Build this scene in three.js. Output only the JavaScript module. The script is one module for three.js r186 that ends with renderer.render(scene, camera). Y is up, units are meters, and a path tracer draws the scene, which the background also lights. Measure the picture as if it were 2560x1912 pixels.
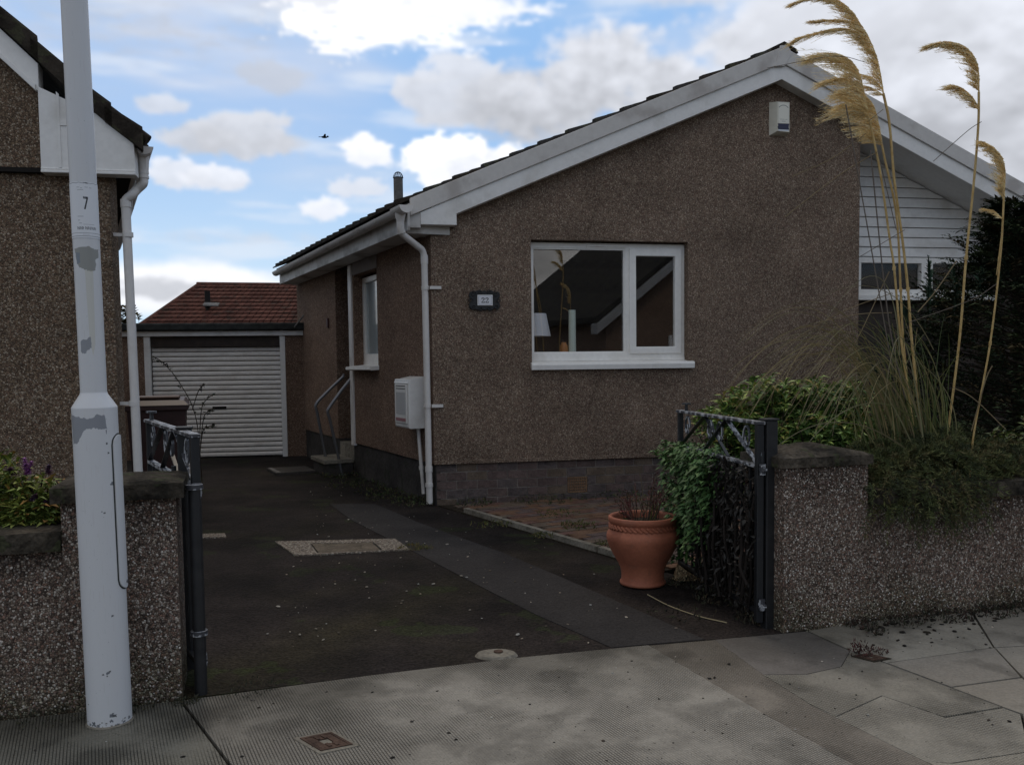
import * as THREE from 'three';
import { mergeGeometries } from 'three/addons/utils/BufferGeometryUtils.js';
import { ImprovedNoise } from 'three/addons/math/ImprovedNoise.js';
import { RoundedBoxGeometry } from 'three/addons/geometries/RoundedBoxGeometry.js';

// ------------------------------------------------------------------ camera, sky, sun, exposure
const scene = new THREE.Scene();
const camera = new THREE.PerspectiveCamera(45.92, 1024 / 764, 0.05, 2000);
camera.rotation.order = 'YXZ';
camera.position.set(0, 1.5, 0);
camera.rotation.set(-3.5 * Math.PI / 180, 0, -0.012);
camera.setViewOffset(1024, 764, 0, -36, 1024, 764);          // lens shifted a little, as the photograph's crop is
const renderer = new THREE.WebGLRenderer({ antialias: true });
renderer.setSize(1024, 764);
renderer.toneMapping = THREE.LinearToneMapping;
renderer.toneMappingExposure = 1.03;
renderer.shadowMap.enabled = true;
renderer.shadowMap.type = THREE.PCFSoftShadowMap;

let seedState = 1234567;
function seed(s) { seedState = s >>> 0; }
function rnd() { seedState = (seedState + 0x6D2B79F5) >>> 0; let t = seedState; t = Math.imul(t ^ (t >>> 15), t | 1); t ^= t + Math.imul(t ^ (t >>> 7), t | 61); return ((t ^ (t >>> 14)) >>> 0) / 4294967296; }
const rr = (a, b) => a + (b - a) * rnd();
const pick = (a) => a[Math.floor(rnd() * a.length)];
const clamp = (x, a = 0, b = 1) => Math.min(b, Math.max(a, x));
const sst = (a, b, x) => { const t = clamp((x - a) / (b - a)); return t * t * (3 - 2 * t); };
const mix = (a, b, t) => a + (b - a) * t;
const mix3 = (a, b, t) => [mix(a[0], b[0], t), mix(a[1], b[1], t), mix(a[2], b[2], t)];
const IN = new ImprovedNoise();
function fbm(x, y, z, o = 5) { let s = 0, a = 0.5, f = 1; for (let i = 0; i < o; i++) { s += a * IN.noise(x * f, y * f, z * f); a *= 0.5; f *= 2.03; } return s; }

// clouds: azimuth, elevation, half width, half height (degrees), lit top, base, softness, raggedness
const CLOUDS = [
  [-24, 19.5, 11, 3.6, 0.62, 0.56, 1.1, 1.2, 0.55], [-14, 20.5, 8, 2.4, 0.60, 0.55, 1.0, 1.3, 0.5],
  [-7.2, 20.6, 8.0, 2.3, 1.25, 1.05, 0.22, 0.75, 1], [-3, 21.6, 6, 2.2, 1.1, 0.95, 0.35, 0.9, 0.9], [-12, 21.6, 5, 0.9, 0.85, 0.8, 0.6, 1.3, 0.8],
  [-3.5, 16.4, 4.2, 2.4, 0.82, 0.66, 0.35, 0.6, 0.92], [1.5, 15.6, 5.2, 3.0, 0.78, 0.50, 0.35, 0.6, 1], [5.5, 17.2, 4.5, 3.4, 0.86, 0.54, 0.28, 0.55, 1], [9.5, 16.0, 4.6, 3.6, 0.82, 0.46, 0.3, 0.55, 1],
  [-3.9, 12.5, 2.9, 1.9, 1.12, 0.98, 0.22, 0.45, 1], [-0.8, 12.0, 3.0, 1.6, 1.05, 0.80, 0.3, 0.5, 1],
  [16, 18.5, 6, 3.2, 0.86, 0.62, 0.35, 0.5, 1], [22, 14.5, 15, 7.0, 0.88, 0.52, 0.25, 0.22, 1], [31, 15, 14, 10, 0.88, 0.50, 0.3, 0.22, 1], [21, 21.5, 11, 4.4, 0.90, 0.74, 0.3, 0.36, 0.92], [12, 21.8, 5, 1.8, 0.76, 0.68, 0.5, 0.7, 0.8],
  [-16.0, 13.6, 3.4, 1.5, 0.76, 0.62, 0.3, 0.5, 0.95], [-18.8, 13.3, 2.4, 1.0, 0.72, 0.6, 0.35, 0.5, 0.9], [-13.2, 13.4, 1.2, 1.2, 0.66, 0.6, 0.7, 0.9, 0.55],
  [-20.2, 11.3, 1.9, 0.95, 0.92, 0.78, 0.3, 0.6, 0.9], [-17.6, 11.2, 1.9, 0.8, 0.96, 0.8, 0.3, 0.6, 0.95],
  [-20.6, 15.0, 1.8, 0.6, 0.80, 0.7, 0.4, 0.6, 0.8], [-14.2, 16.9, 2.4, 0.9, 0.62, 0.58, 0.6, 0.8, 0.6],
  [-8.8, 13.0, 1.7, 1.25, 1.06, 0.92, 0.28, 0.55, 1], [-9.4, 11.0, 2.0, 0.8, 0.86, 0.8, 0.4, 0.8, 0.85], [-11.6, 9.5, 1.7, 0.8, 0.98, 0.86, 0.3, 0.6, 0.95],
  [-20, 4.6, 9, 1.9, 1.02, 0.96, 0.25, 0.35, 1], [-11, 4.3, 6, 1.7, 1.0, 0.96, 0.25, 0.35, 1], [-30, 4.5, 8, 2.4, 0.98, 0.9, 0.3, 0.4, 1],
  [-15.5, 7.7, 6, 0.6, 0.72, 0.68, 0.7, 1.0, 0.5], [-21.3, 4.7, 2.8, 0.8, 0.62, 0.54, 0.7, 0.7, 0.8], [-17, 3.2, 4, 0.5, 0.72, 0.66, 0.7, 0.7, 0.6],
];
function skyColour(dx, dy, dz) {
  const el = Math.asin(clamp(dy, -1, 1)) * 57.2958, az = Math.atan2(dx, -dz) * 57.2958;
  const e = Math.max(el, 0);
  let c = mix3([0.66, 0.83, 0.98], [0.315, 0.53, 0.865], sst(0, 17, e));
  c = mix3(c, [0.24, 0.41, 0.72], sst(20, 70, e));
  // broken cloud over the whole sky
  const q = 1 / (Math.max(dy, 0) + 0.16), px = dx * q * 1.15, pz = dz * q * 1.15;
  const f = fbm(px + 3.1, 0.7, pz - 1.7, 5), f2 = fbm(px * 2.3 + 9, 4.2, pz * 2.3, 4);
  const inView = sst(36, 31, Math.abs(az)) * sst(27, 23, el);
  let a = sst(-0.22, 0.06, f) * (1 - inView);
  const shade = 0.60 + 0.36 * f2 - 0.40 * sst(0.05, 0.4, f);
  c = mix3(c, [shade * 1.035, shade * 1.0, shade * 0.965], a * 0.95);
  if (el > -2 && el < 40 && Math.abs(az) < 60) {
    // thin veil and the clouds one sees over the houses
    const v = fbm(az * 0.05, el * 0.28, 5.5, 4);
    c = mix3(c, [0.66, 0.71, 0.84], clamp((0.30 + 0.55 * sst(-0.15, 0.3, v)) * sst(9, 17, e) * inView * sst(-2, -14, az) ) );
    c = mix3(c, [0.72, 0.76, 0.84], clamp(sst(-0.05, 0.35, v) * 0.4 * sst(7, 16, e) * inView));
    const ci = fbm(az * 0.12 + el * 0.1, el * 0.9, 11.5, 6);
    c = mix3(c, [0.80, 0.85, 0.93], clamp(sst(0.0, 0.34, ci) * 0.55 * inView));
    const w = fbm(az * 0.30, el * 0.62, 1.3, 6), w2 = fbm(az * 0.9 + 20, el * 1.4, 7.7, 7), w3 = fbm(az * 0.8 + el * 0.5, el * 3.4, 2.2, 6);
    for (let i = 0; i < CLOUDS.length; i++) {
      const k = CLOUDS[i], ex = (az - k[0]) / k[2], ey = (el - k[1]) / k[3];
      const r2 = ex * ex + ey * ey; if (r2 > 5) continue;
      const streak = i < 5 ? w3 * 1.2 : w2 * (k[2] > 8 ? 0.35 : k[2] > 4.1 ? 0.8 : 1.15);
      const d = 1 - Math.sqrt(r2) + k[7] * (w * 0.9 + streak);
      const al = sst(0, k[6] * (k[2] < 4.3 ? 0.8 : i === 4 ? 1.0 : 1.6), d) * k[8]; if (al <= 0) continue;
      const lit = clamp(0.5 + 0.55 * ey + w2 * (k[2] > 8 ? 0.3 : k[2] > 4.1 ? 0.7 : 1.1) - w * (k[2] > 8 ? 1.0 : 0.6));
      const b = mix(k[5], k[4], lit);
      const tb = sst(0.86, 1.1, b), tint = [mix(0.95, 1, tb), mix(0.985, 1, tb), mix(1.075, 1.02, tb)];
      c = mix3(c, [b * tint[0], b * tint[1], b * tint[2]], al);
    }
  }
  if (el < 0) { const g = sst(0, -6, el); c = mix3(c, [0.10, 0.095, 0.09], g); }
  return c;
}
{
  const W = 2048, H = 1024, data = new Float32Array(W * H * 4);
  for (let j = 0; j < H; j++) {
    const th = (j + 0.5) / H * Math.PI - Math.PI / 2, y = Math.sin(th), r = Math.cos(th);   // row 0 is the nadir
    for (let i = 0; i < W; i++) {
      const ph = ((i + 0.5) / W - 0.5) * 2 * Math.PI;
      const c = skyColour(r * Math.cos(ph), y, r * Math.sin(ph)), o = (j * W + i) * 4;
      data[o] = c[0]; data[o + 1] = c[1]; data[o + 2] = c[2]; data[o + 3] = 1;
    }
  }
  const t = new THREE.DataTexture(data, W, H, THREE.RGBAFormat, THREE.FloatType);
  t.mapping = THREE.EquirectangularReflectionMapping; t.magFilter = t.minFilter = THREE.LinearFilter; t.colorSpace = THREE.LinearSRGBColorSpace; t.needsUpdate = true;
  scene.background = t; scene.environment = t;
}
const sun = new THREE.DirectionalLight(0xfff0de, 0.55);
sun.position.set(-6, 34, -30); sun.target.position.set(0, 0, -7);
sun.castShadow = true; sun.shadow.radius = 26; sun.shadow.mapSize.set(2048, 2048);
Object.assign(sun.shadow.camera, { left: -25, right: 25, top: 25, bottom: -25, near: 1, far: 120 });
scene.add(sun, sun.target);

// ------------------------------------------------------------------ objects: naming and parenting
const used = {};
function numbered(n) { if (used[n] === undefined) { used[n] = 0; return n; } used[n]++; return n + '_' + String(used[n]).padStart(3, '0'); }
function tag(o, label, category, group, kind) { if (label) o.userData.label = label; if (category) o.userData.category = category; if (group) o.userData.group = group; if (kind) o.userData.kind = kind; return o; }
function thing(name, label, category, [x, y, z] = [0, 0, 0], turn = 0, group) {
  const o = new THREE.Group(); o.name = numbered(name); o.position.set(x, y, z); o.rotation.y = turn; scene.add(o); return tag(o, label, category, group);
}
function structure(name) { const o = new THREE.Group(); o.name = numbered(name); o.userData.kind = 'structure'; scene.add(o); return o; }
function boxUV(g, off = 0) {
  const p = g.attributes.position, n = g.attributes.normal, uv = new Float32Array(p.count * 2);
  for (let i = 0; i < p.count; i += 3) {
    let ax = 0, ay = 0, az = 0;
    for (let k = 0; k < 3; k++) { ax += Math.abs(n.getX(i + k)); ay += Math.abs(n.getY(i + k)); az += Math.abs(n.getZ(i + k)); }
    for (let k = 0; k < 3; k++) {
      const j = i + k, x = p.getX(j), y = p.getY(j), z = p.getZ(j); let u, v;
      if (ay >= ax && ay >= az) { u = x; v = z; } else if (ax > az) { u = z; v = y; } else { u = x; v = y; }
      uv[j * 2] = u + off; uv[j * 2 + 1] = v + off * 0.7;
    }
  }
  g.setAttribute('uv', new THREE.BufferAttribute(uv, 2)); return g;
}
function prep(g, keepUV, off) {
  if (g.index) g = g.toNonIndexed();
  if (!g.attributes.normal) g.computeVertexNormals();
  for (const k of Object.keys(g.attributes)) if (!['position', 'normal', 'uv', 'color'].includes(k)) g.deleteAttribute(k);
  if (!keepUV || !g.attributes.uv) boxUV(g, off || 0);
  return g;
}
function part(name, geos, mat, parent, opt = {}) {
  let list = (Array.isArray(geos) ? geos : [geos]).map(g => prep(g, opt.uv, opt.off));
  const g = list.length > 1 ? mergeGeometries(list, false) : list[0];
  const m = new THREE.Mesh(g, mat); m.castShadow = m.receiveShadow = true;
  if (parent) { m.name = name; parent.add(m); } else { m.name = numbered(name); scene.add(m); }
  if (opt.kind) m.userData.kind = opt.kind; if (opt.label) m.userData.label = opt.label;
  return m;
}
const V3 = (x, y, z) => new THREE.Vector3(x, y, z);
const toV = (p) => p.isVector3 ? p : V3(p[0], p[1], p[2]);
// solid from 8 corners: bottom ring 0-3, top ring 4-7
function hexa(p) {
  p = p.map(toV); const f = [[0, 3, 2, 1], [4, 5, 6, 7], [0, 1, 5, 4], [1, 2, 6, 5], [2, 3, 7, 6], [3, 0, 4, 7]], a = [];
  for (const q of f) for (const k of [0, 1, 2, 0, 2, 3]) a.push(p[q[k]].x, p[q[k]].y, p[q[k]].z);
  const g = new THREE.BufferGeometry(); g.setAttribute('position', new THREE.Float32BufferAttribute(a, 3)); g.computeVertexNormals(); return g;
}
function bx(x0, x1, y0, y1, z0, z1) { const g = new THREE.BoxGeometry(x1 - x0, y1 - y0, z1 - z0); g.translate((x0 + x1) / 2, (y0 + y1) / 2, (z0 + z1) / 2); return g; }
function rbx(x0, x1, y0, y1, z0, z1, r = 0.01, s = 2) { const g = new RoundedBoxGeometry(x1 - x0, y1 - y0, z1 - z0, s, r); g.translate((x0 + x1) / 2, (y0 + y1) / 2, (z0 + z1) / 2); return g; }
function tube(pts, r, seg = 8, n = null, tension = 0.5, closed = false) {
  const c = new THREE.CatmullRomCurve3(pts.map(toV), closed, 'catmullrom', tension); return new THREE.TubeGeometry(c, n || pts.length * 5, r, seg, closed);
}
function rod(a, b, r, r2 = r, seg = 8) {
  a = toV(a); b = toV(b); const d = b.clone().sub(a), g = new THREE.CylinderGeometry(r2, r, d.length(), seg, 1);
  g.applyQuaternion(new THREE.Quaternion().setFromUnitVectors(V3(0, 1, 0), d.clone().normalize())); const m = a.clone().add(b).multiplyScalar(0.5); g.translate(m.x, m.y, m.z); return g;
}
function bar(a, b, w, h, up = V3(0, 1, 0)) {                       // rectangular bar between two points
  a = toV(a); b = toV(b); const d = b.clone().sub(a).normalize(); let s = d.clone().cross(up); if (s.length() < 0.01) s = V3(1, 0, 0); s.normalize(); const t = s.clone().cross(d).normalize();
  const c = (o, i, j) => o.clone().addScaledVector(s, i * w / 2).addScaledVector(t, j * h / 2);
  return hexa([c(a, -1, -1), c(a, 1, -1), c(b, 1, -1), c(b, -1, -1), c(a, -1, 1), c(a, 1, 1), c(b, 1, 1), c(b, -1, 1)]);
}
function ext(pts, z0, z1, holes = [], bevel = 0) {
  const s = new THREE.Shape(pts.map(p => new THREE.Vector2(p[0], p[1])));
  for (const h of holes) s.holes.push(new THREE.Path(h.map(p => new THREE.Vector2(p[0], p[1]))));
  const g = new THREE.ExtrudeGeometry(s, { depth: z1 - z0 - 2 * bevel, bevelEnabled: bevel > 0, bevelSize: bevel, bevelThickness: bevel, bevelSegments: 2, curveSegments: 10 });
  g.translate(0, 0, z0 + bevel); return g;
}
function slabXZ(pts, y0, y1) { const g = ext(pts.map(p => [p[0], -p[1]]), y0, y1); g.rotateX(-Math.PI / 2); return g; }   // world x,z polygon
const rect = (x0, x1, y0, y1) => [[x0, y0], [x1, y0], [x1, y1], [x0, y1]];

// split faces until they are small, then give every corner its own grime
function grimy(g, L, fn) {
  if (g.index) g = g.toNonIndexed(); const P = g.attributes.position, Nn = g.attributes.normal, UV = g.attributes.uv, pos = [], nor = [], uv = [], col = [];
  const st = []; for (let i = 0; i < P.count; i += 3) { const t = []; for (let k = 0; k < 3; k++) t.push([P.getX(i + k), P.getY(i + k), P.getZ(i + k), Nn.getX(i + k), Nn.getY(i + k), Nn.getZ(i + k), UV ? UV.getX(i + k) : 0, UV ? UV.getY(i + k) : 0]); st.push(t); }
  while (st.length) { const t = st.pop(); let m = 0, e = 0; for (let k = 0; k < 3; k++) { const a = t[k], b = t[(k + 1) % 3], d = Math.hypot(a[0] - b[0], a[1] - b[1], a[2] - b[2]); if (d > m) { m = d; e = k; } } if (m > L) { const a = t[e], b = t[(e + 1) % 3], c = t[(e + 2) % 3], h = a.map((v, i) => (v + b[i]) / 2); st.push([a, h, c], [h, b, c]); } else for (const v of t) { pos.push(v[0], v[1], v[2]); nor.push(v[3], v[4], v[5]); uv.push(v[6], v[7]); const c = fn(v[0], v[1], v[2]); col.push(c[0], c[1], c[2]); } }
  const r = new THREE.BufferGeometry(); r.setAttribute('position', new THREE.Float32BufferAttribute(pos, 3)); r.setAttribute('normal', new THREE.Float32BufferAttribute(nor, 3)); r.setAttribute('uv', new THREE.Float32BufferAttribute(uv, 2)); r.setAttribute('color', new THREE.Float32BufferAttribute(col, 3)); return r;
}
// ------------------------------------------------------------------ textures
const enc = (v) => Math.round(255 * clamp(v <= 0.0031308 ? v * 12.92 : 1.055 * Math.pow(v, 1 / 2.4) - 0.055));
function lattice(per, s) { seed(s); const a = new Float32Array(per * per); for (let i = 0; i < a.length; i++) a[i] = rnd(); return (x, y) => { const xi = Math.floor(x), yi = Math.floor(y), fx = x - xi, fy = y - yi, u = fx * fx * (3 - 2 * fx), v = fy * fy * (3 - 2 * fy); const w = (i, j) => a[((j % per + per) % per) * per + ((i % per + per) % per)]; return mix(mix(w(xi, yi), w(xi + 1, yi), u), mix(w(xi, yi + 1), w(xi + 1, yi + 1), u), v); }; }
function tileNoise(per, s, oct = 4) { const L = []; for (let o = 0; o < oct; o++) L.push(lattice(per << o, s + o * 17)); return (u, v) => { let t = 0, a = 0.5, n = 0; for (let o = 0; o < oct; o++) { const p = per << o; t += a * L[o](u * p, v * p); n += a; a *= 0.55; } return t / n; }; }
function dataTex(W, fn, size, srgb, rot) {
  const d = new Uint8Array(W * W * 4);
  for (let j = 0; j < W; j++) for (let i = 0; i < W; i++) { const c = fn((i + 0.5) / W, (j + 0.5) / W, i, j), o = (j * W + i) * 4; if (srgb) { d[o] = enc(c[0]); d[o + 1] = enc(c[1]); d[o + 2] = enc(c[2]); } else { d[o] = d[o + 1] = d[o + 2] = Math.round(255 * clamp(c)); } d[o + 3] = 255; }
  const t = new THREE.DataTexture(d, W, W, THREE.RGBAFormat); t.wrapS = t.wrapT = THREE.RepeatWrapping; t.magFilter = THREE.LinearFilter; t.minFilter = THREE.LinearMipmapLinearFilter; t.generateMipmaps = true;
  if (srgb) t.colorSpace = THREE.SRGBColorSpace; t.repeat.set(1 / size, 1 / size); if (rot) t.rotation = rot; t.needsUpdate = true; return t;
}
// pebbles: tileable cells with a stone each
function pebbles(W, n, s, palette, gap, gapCol, size, big) {
  seed(s); const px = new Float32Array(n * n), py = new Float32Array(n * n), rad = new Float32Array(n * n), col = [];
  for (let i = 0; i < n * n; i++) { px[i] = rnd(); py[i] = rnd(); rad[i] = 0.55 + 0.5 * rnd(); const c = pick(palette), k = 0.75 + 0.5 * rnd(); col.push([c[0] * k, c[1] * k, c[2] * k]); }
  const B = tileNoise(4, s + 5, 5), F = tileNoise(32, s + 9, 3), hgt = new Float32Array(W * W);
  const map = dataTex(W, (u, v, i, j) => {
    const x = u * n, y = v * n, cx = Math.floor(x), cy = Math.floor(y); let d1 = 9, d2 = 9, id = 0;
    for (let b = -1; b <= 1; b++) for (let a = -1; a <= 1; a++) { const ix = ((cx + a) % n + n) % n, iy = ((cy + b) % n + n) % n, k = iy * n + ix; const dx = cx + a + px[k] - x, dy = cy + b + py[k] - y; const d = Math.sqrt(dx * dx + dy * dy) / rad[k]; if (d < d1) { d2 = d1; d1 = d; id = k; } else if (d < d2) d2 = d; }
    const edge = sst(0.02, gap, d2 - d1) * sst(1.05, 0.75, d1), bl = 0.62 + 0.76 * B(u, v), fn = 0.85 + 0.3 * F(u, v);
    hgt[j * W + i] = edge * (0.55 + 0.45 * (1 - d1)); const c = mix3(gapCol, col[id], edge), k = mix(1, bl, big) * fn; return [c[0] * k, c[1] * k, c[2] * k];
  }, size, true);
  const bump = dataTex(W, (u, v, i, j) => hgt[j * W + i], size, false);
  return [map, bump];
}
function grain(W, s, per, c0, c1, size, o = {}) {
  const A = tileNoise(per, s, 6), B = tileNoise(o.fine || 64, s + 31, 3), D = tileNoise(o.mid || 12, s + 77, 4);
  return dataTex(W, (u, v) => { const t = clamp((A(u, v) - 0.5) * (o.con || 1.6) + 0.5), f = 1 + (o.fineAmt || 0.3) * (B(u, v) - 0.5) * 2; let c = mix3(c0, c1, t); if (o.spot) { const q = sst(o.spotAt || 0.62, (o.spotAt || 0.62) + 0.06, D(u, v)) * (o.spotAmt || 0.6); c = mix3(c, o.spot, q); } return [c[0] * f, c[1] * f, c[2] * f]; }, size, true);
}
function noiseBump(W, s, per, size, oct = 5) { const A = tileNoise(per, s, oct); return dataTex(W, (u, v) => A(u, v), size, false); }
const M = {};
const std = (o) => (o.roughness || 0.85) >= 0.8 ? new THREE.MeshPhysicalMaterial(Object.assign({ roughness: 0.9, metalness: 0, specularIntensity: 0.25 }, o)) : new THREE.MeshStandardMaterial(Object.assign({ roughness: 0.85, metalness: 0 }, o));
{
  const [hm, hb] = pebbles(1024, 190, 11, [[0.262, 0.186, 0.147], [0.205, 0.143, 0.113], [0.32, 0.235, 0.187], [0.165, 0.114, 0.094], [0.272, 0.208, 0.172], [0.23, 0.150, 0.121], [0.42, 0.33, 0.27]], 0.18, [0.095, 0.066, 0.054], 1.9, 0.6);
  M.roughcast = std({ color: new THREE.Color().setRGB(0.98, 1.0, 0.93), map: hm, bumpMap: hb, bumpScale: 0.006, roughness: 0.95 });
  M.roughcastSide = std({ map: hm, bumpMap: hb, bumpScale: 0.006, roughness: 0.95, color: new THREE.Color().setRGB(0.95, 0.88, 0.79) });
  const [nm, nb] = pebbles(1024, 150, 12, [[0.225, 0.16, 0.105], [0.165, 0.115, 0.078], [0.29, 0.215, 0.15], [0.125, 0.088, 0.064], [0.38, 0.31, 0.235], [0.21, 0.135, 0.092]], 0.18, [0.075, 0.055, 0.04], 1.7, 0.5);
  M.roughcastN = std({ map: nm, bumpMap: nb, bumpScale: 0.006, roughness: 0.95 });
  const [wm, wb] = pebbles(1024, 84, 13, [[0.235, 0.18, 0.14], [0.15, 0.115, 0.092], [0.34, 0.275, 0.22], [0.10, 0.075, 0.062], [0.20, 0.14, 0.11], [0.49, 0.43, 0.37], [0.27, 0.17, 0.13]], 0.22, [0.055, 0.043, 0.036], 0.8, 0.8);
  M.pebble = std({ map: wm, bumpMap: wb, bumpScale: 0.006, roughness: 0.9 });
  M.coping = std({ map: grain(512, 21, 6, [0.018, 0.016, 0.013], [0.095, 0.08, 0.062], 0.9, { spot: [0.045, 0.05, 0.026], spotAmt: 0.7, fineAmt: 0.6, con: 2.2 }), bumpMap: noiseBump(512, 22, 24, 0.9), bumpScale: 0.02, roughness: 0.95 });
  M.asphalt = std({ map: grain(1024, 31, 5, [0.009, 0.0076, 0.0070], [0.0245, 0.0198, 0.0176], 2.2, { fine: 256, fineAmt: 1.0, spot: [0.022, 0.028, 0.012], spotAt: 0.64, spotAmt: 0.55, mid: 7 }), bumpMap: noiseBump(1024, 33, 128, 2.2, 3), bumpScale: 0.008, roughness: 0.93 });
  M.asphaltPale = std({ map: grain(1024, 35, 5, [0.027, 0.0245, 0.0245], [0.046, 0.042, 0.0405], 2.2, { fine: 256, fineAmt: 0.5 }), bumpMap: noiseBump(1024, 36, 128, 2.2, 3), bumpScale: 0.005, roughness: 0.93 });
  M.soil = std({ map: grain(512, 41, 6, [0.018, 0.014, 0.010], [0.05, 0.04, 0.028], 1.2, { fine: 96, fineAmt: 0.5, spot: [0.03, 0.045, 0.012], spotAmt: 0.5 }), bumpMap: noiseBump(512, 42, 24, 1.2), bumpScale: 0.03 });
  // white plastic trim with dirt running on it
  const S = tileNoise(5, 51, 5), S2 = tileNoise(40, 53, 3);
  const trim = (base, dirt, amt) => dataTex(512, (u, v) => { const q = sst(0.45, 0.8, S(u, v)) * amt, f = 0.94 + 0.12 * S2(u, v); const c = mix3(base, dirt, q); return [c[0] * f, c[1] * f, c[2] * f]; }, 1.3, true);
  M.white = std({ map: trim([0.80, 0.785, 0.76], [0.50, 0.47, 0.42], 0.4), roughness: 0.45 });
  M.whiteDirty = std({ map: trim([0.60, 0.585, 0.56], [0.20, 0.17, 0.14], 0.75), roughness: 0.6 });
  M.frame = std({ map: trim([0.86, 0.84, 0.80], [0.62, 0.57, 0.5], 0.3), roughness: 0.4 });
  M.pipe = std({ map: trim([0.68, 0.65, 0.62], [0.38, 0.34, 0.30], 0.5), roughness: 0.5 });
  M.trimGrey = std({ map: trim([0.62, 0.595, 0.565], [0.34, 0.30, 0.27], 0.55), roughness: 0.75 });
  M.slat = std({ map: trim([0.88, 0.84, 0.79], [0.62, 0.57, 0.52], 0.5), roughness: 0.55 });
  M.tile = std({ map: grain(512, 61, 6, [0.022, 0.021, 0.021], [0.06, 0.056, 0.052], 0.8, { spot: [0.08, 0.085, 0.05], spotAmt: 0.5 }), bumpMap: noiseBump(512, 62, 40, 0.8), bumpScale: 0.004, roughness: 0.9 });
  M.tileBrown = std({ map: grain(512, 63, 6, [0.020, 0.016, 0.013], [0.058, 0.048, 0.038], 0.8, { spot: [0.07, 0.075, 0.04], spotAmt: 0.4 }), bumpMap: noiseBump(512, 64, 40, 0.8), bumpScale: 0.004, roughness: 0.95 });
  M.tileRed = std({ map: grain(512, 65, 10, [0.055, 0.023, 0.018], [0.155, 0.066, 0.048], 2.4, { spot: [0.05, 0.038, 0.03], spotAmt: 0.7, fine: 128, fineAmt: 0.5 }), roughness: 0.95 });
  M.brickA = std({ map: grain(256, 71, 6, [0.085, 0.062, 0.056], [0.165, 0.12, 0.108], 0.5, { fineAmt: 0.5 }), bumpMap: noiseBump(256, 72, 32, 0.5), bumpScale: 0.004 });
  M.brickB = std({ map: grain(256, 73, 6, [0.07, 0.058, 0.056], [0.14, 0.112, 0.105], 0.5, { fineAmt: 0.5 }), bumpMap: M.brickA.bumpMap, bumpScale: 0.004 });
  M.brickC = std({ map: grain(256, 75, 6, [0.10, 0.075, 0.057], [0.165, 0.126, 0.095], 0.5, { fineAmt: 0.5 }), bumpMap: M.brickA.bumpMap, bumpScale: 0.004 });
  M.mortar = std({ map: grain(256, 77, 8, [0.20, 0.17, 0.15], [0.32, 0.28, 0.25], 0.5), roughness: 0.95 });
  M.renderDark = std({ map: grain(512, 79, 5, [0.04, 0.036, 0.034], [0.085, 0.076, 0.070], 1.4, { spot: [0.035, 0.04, 0.025], spotAmt: 0.5 }), bumpMap: noiseBump(256, 80, 24, 0.8), bumpScale: 0.006 });
  M.concrete = std({ map: grain(512, 81, 6, [0.15, 0.135, 0.11], [0.27, 0.245, 0.20], 0.9, { fineAmt: 0.4, spot: [0.08, 0.075, 0.055], spotAmt: 0.5 }), bumpMap: noiseBump(512, 82, 48, 0.9), bumpScale: 0.004 });
  const [am, ab] = pebbles(512, 56, 83, [[0.20, 0.165, 0.13], [0.30, 0.26, 0.21], [0.12, 0.10, 0.085], [0.24, 0.19, 0.15], [0.42, 0.38, 0.32]], 0.22, [0.10, 0.085, 0.07], 0.7, 0.4);
  M.aggregate = std({ map: am, bumpMap: ab, bumpScale: 0.004 });
  M.terracotta = std({ map: grain(512, 91, 5, [0.27, 0.085, 0.045], [0.40, 0.135, 0.072], 0.6, { fineAmt: 0.15, spot: [0.24, 0.10, 0.065], spotAmt: 0.35 }), bumpMap: noiseBump(256, 92, 32, 0.5), bumpScale: 0.0015, roughness: 0.7 });
  M.rust = std({ map: grain(256, 95, 8, [0.045, 0.030, 0.024], [0.13, 0.082, 0.06], 0.4, { fineAmt: 0.5 }), bumpMap: noiseBump(256, 96, 32, 0.4), bumpScale: 0.003, roughness: 0.8, metalness: 0.2 });
  // black gate paint flaking to pale primer
  const P = tileNoise(10, 97, 5), P2 = tileNoise(3, 98, 3);
  M.iron = std({ map: dataTex(512, (u, v) => { const q = sst(0.60, 0.66, P(u, v)) * sst(0.42, 0.62, P2(u, v)); return mix3([0.014, 0.015, 0.018], [0.30, 0.32, 0.35], q * 0.55); }, 0.35, true), roughness: 0.42 });
  M.ironPale = std({ map: dataTex(512, (u, v) => { const q = sst(0.46, 0.56, P(u, v)); return mix3([0.045, 0.047, 0.055], [0.42, 0.43, 0.45], q * 0.9); }, 0.3, true), roughness: 0.5 });
  M.ironBlack = std({ map: grain(256, 99, 8, [0.010, 0.0105, 0.012], [0.022, 0.022, 0.023], 0.4), roughness: 0.55 });
  M.steel = std({ color: new THREE.Color().setRGB(0.20, 0.20, 0.21), roughness: 0.4, metalness: 0.7 });
  M.cement = std({ map: grain(256, 101, 8, [0.13, 0.125, 0.12], [0.22, 0.21, 0.20], 0.5), roughness: 0.9 });
  M.binBrown = std({ map: grain(256, 103, 6, [0.032, 0.013, 0.012], [0.055, 0.022, 0.02], 0.8, { fineAmt: 0.2 }), roughness: 0.5 });
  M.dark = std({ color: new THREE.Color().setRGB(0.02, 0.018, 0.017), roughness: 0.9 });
  M.interior = std({ color: new THREE.Color().setRGB(0.075, 0.07, 0.066), roughness: 0.95 });
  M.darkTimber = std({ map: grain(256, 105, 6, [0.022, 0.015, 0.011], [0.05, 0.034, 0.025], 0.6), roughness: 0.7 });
  M.felt = std({ map: grain(256, 107, 6, [0.022, 0.024, 0.024], [0.055, 0.058, 0.055], 0.7), roughness: 0.9 });
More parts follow.
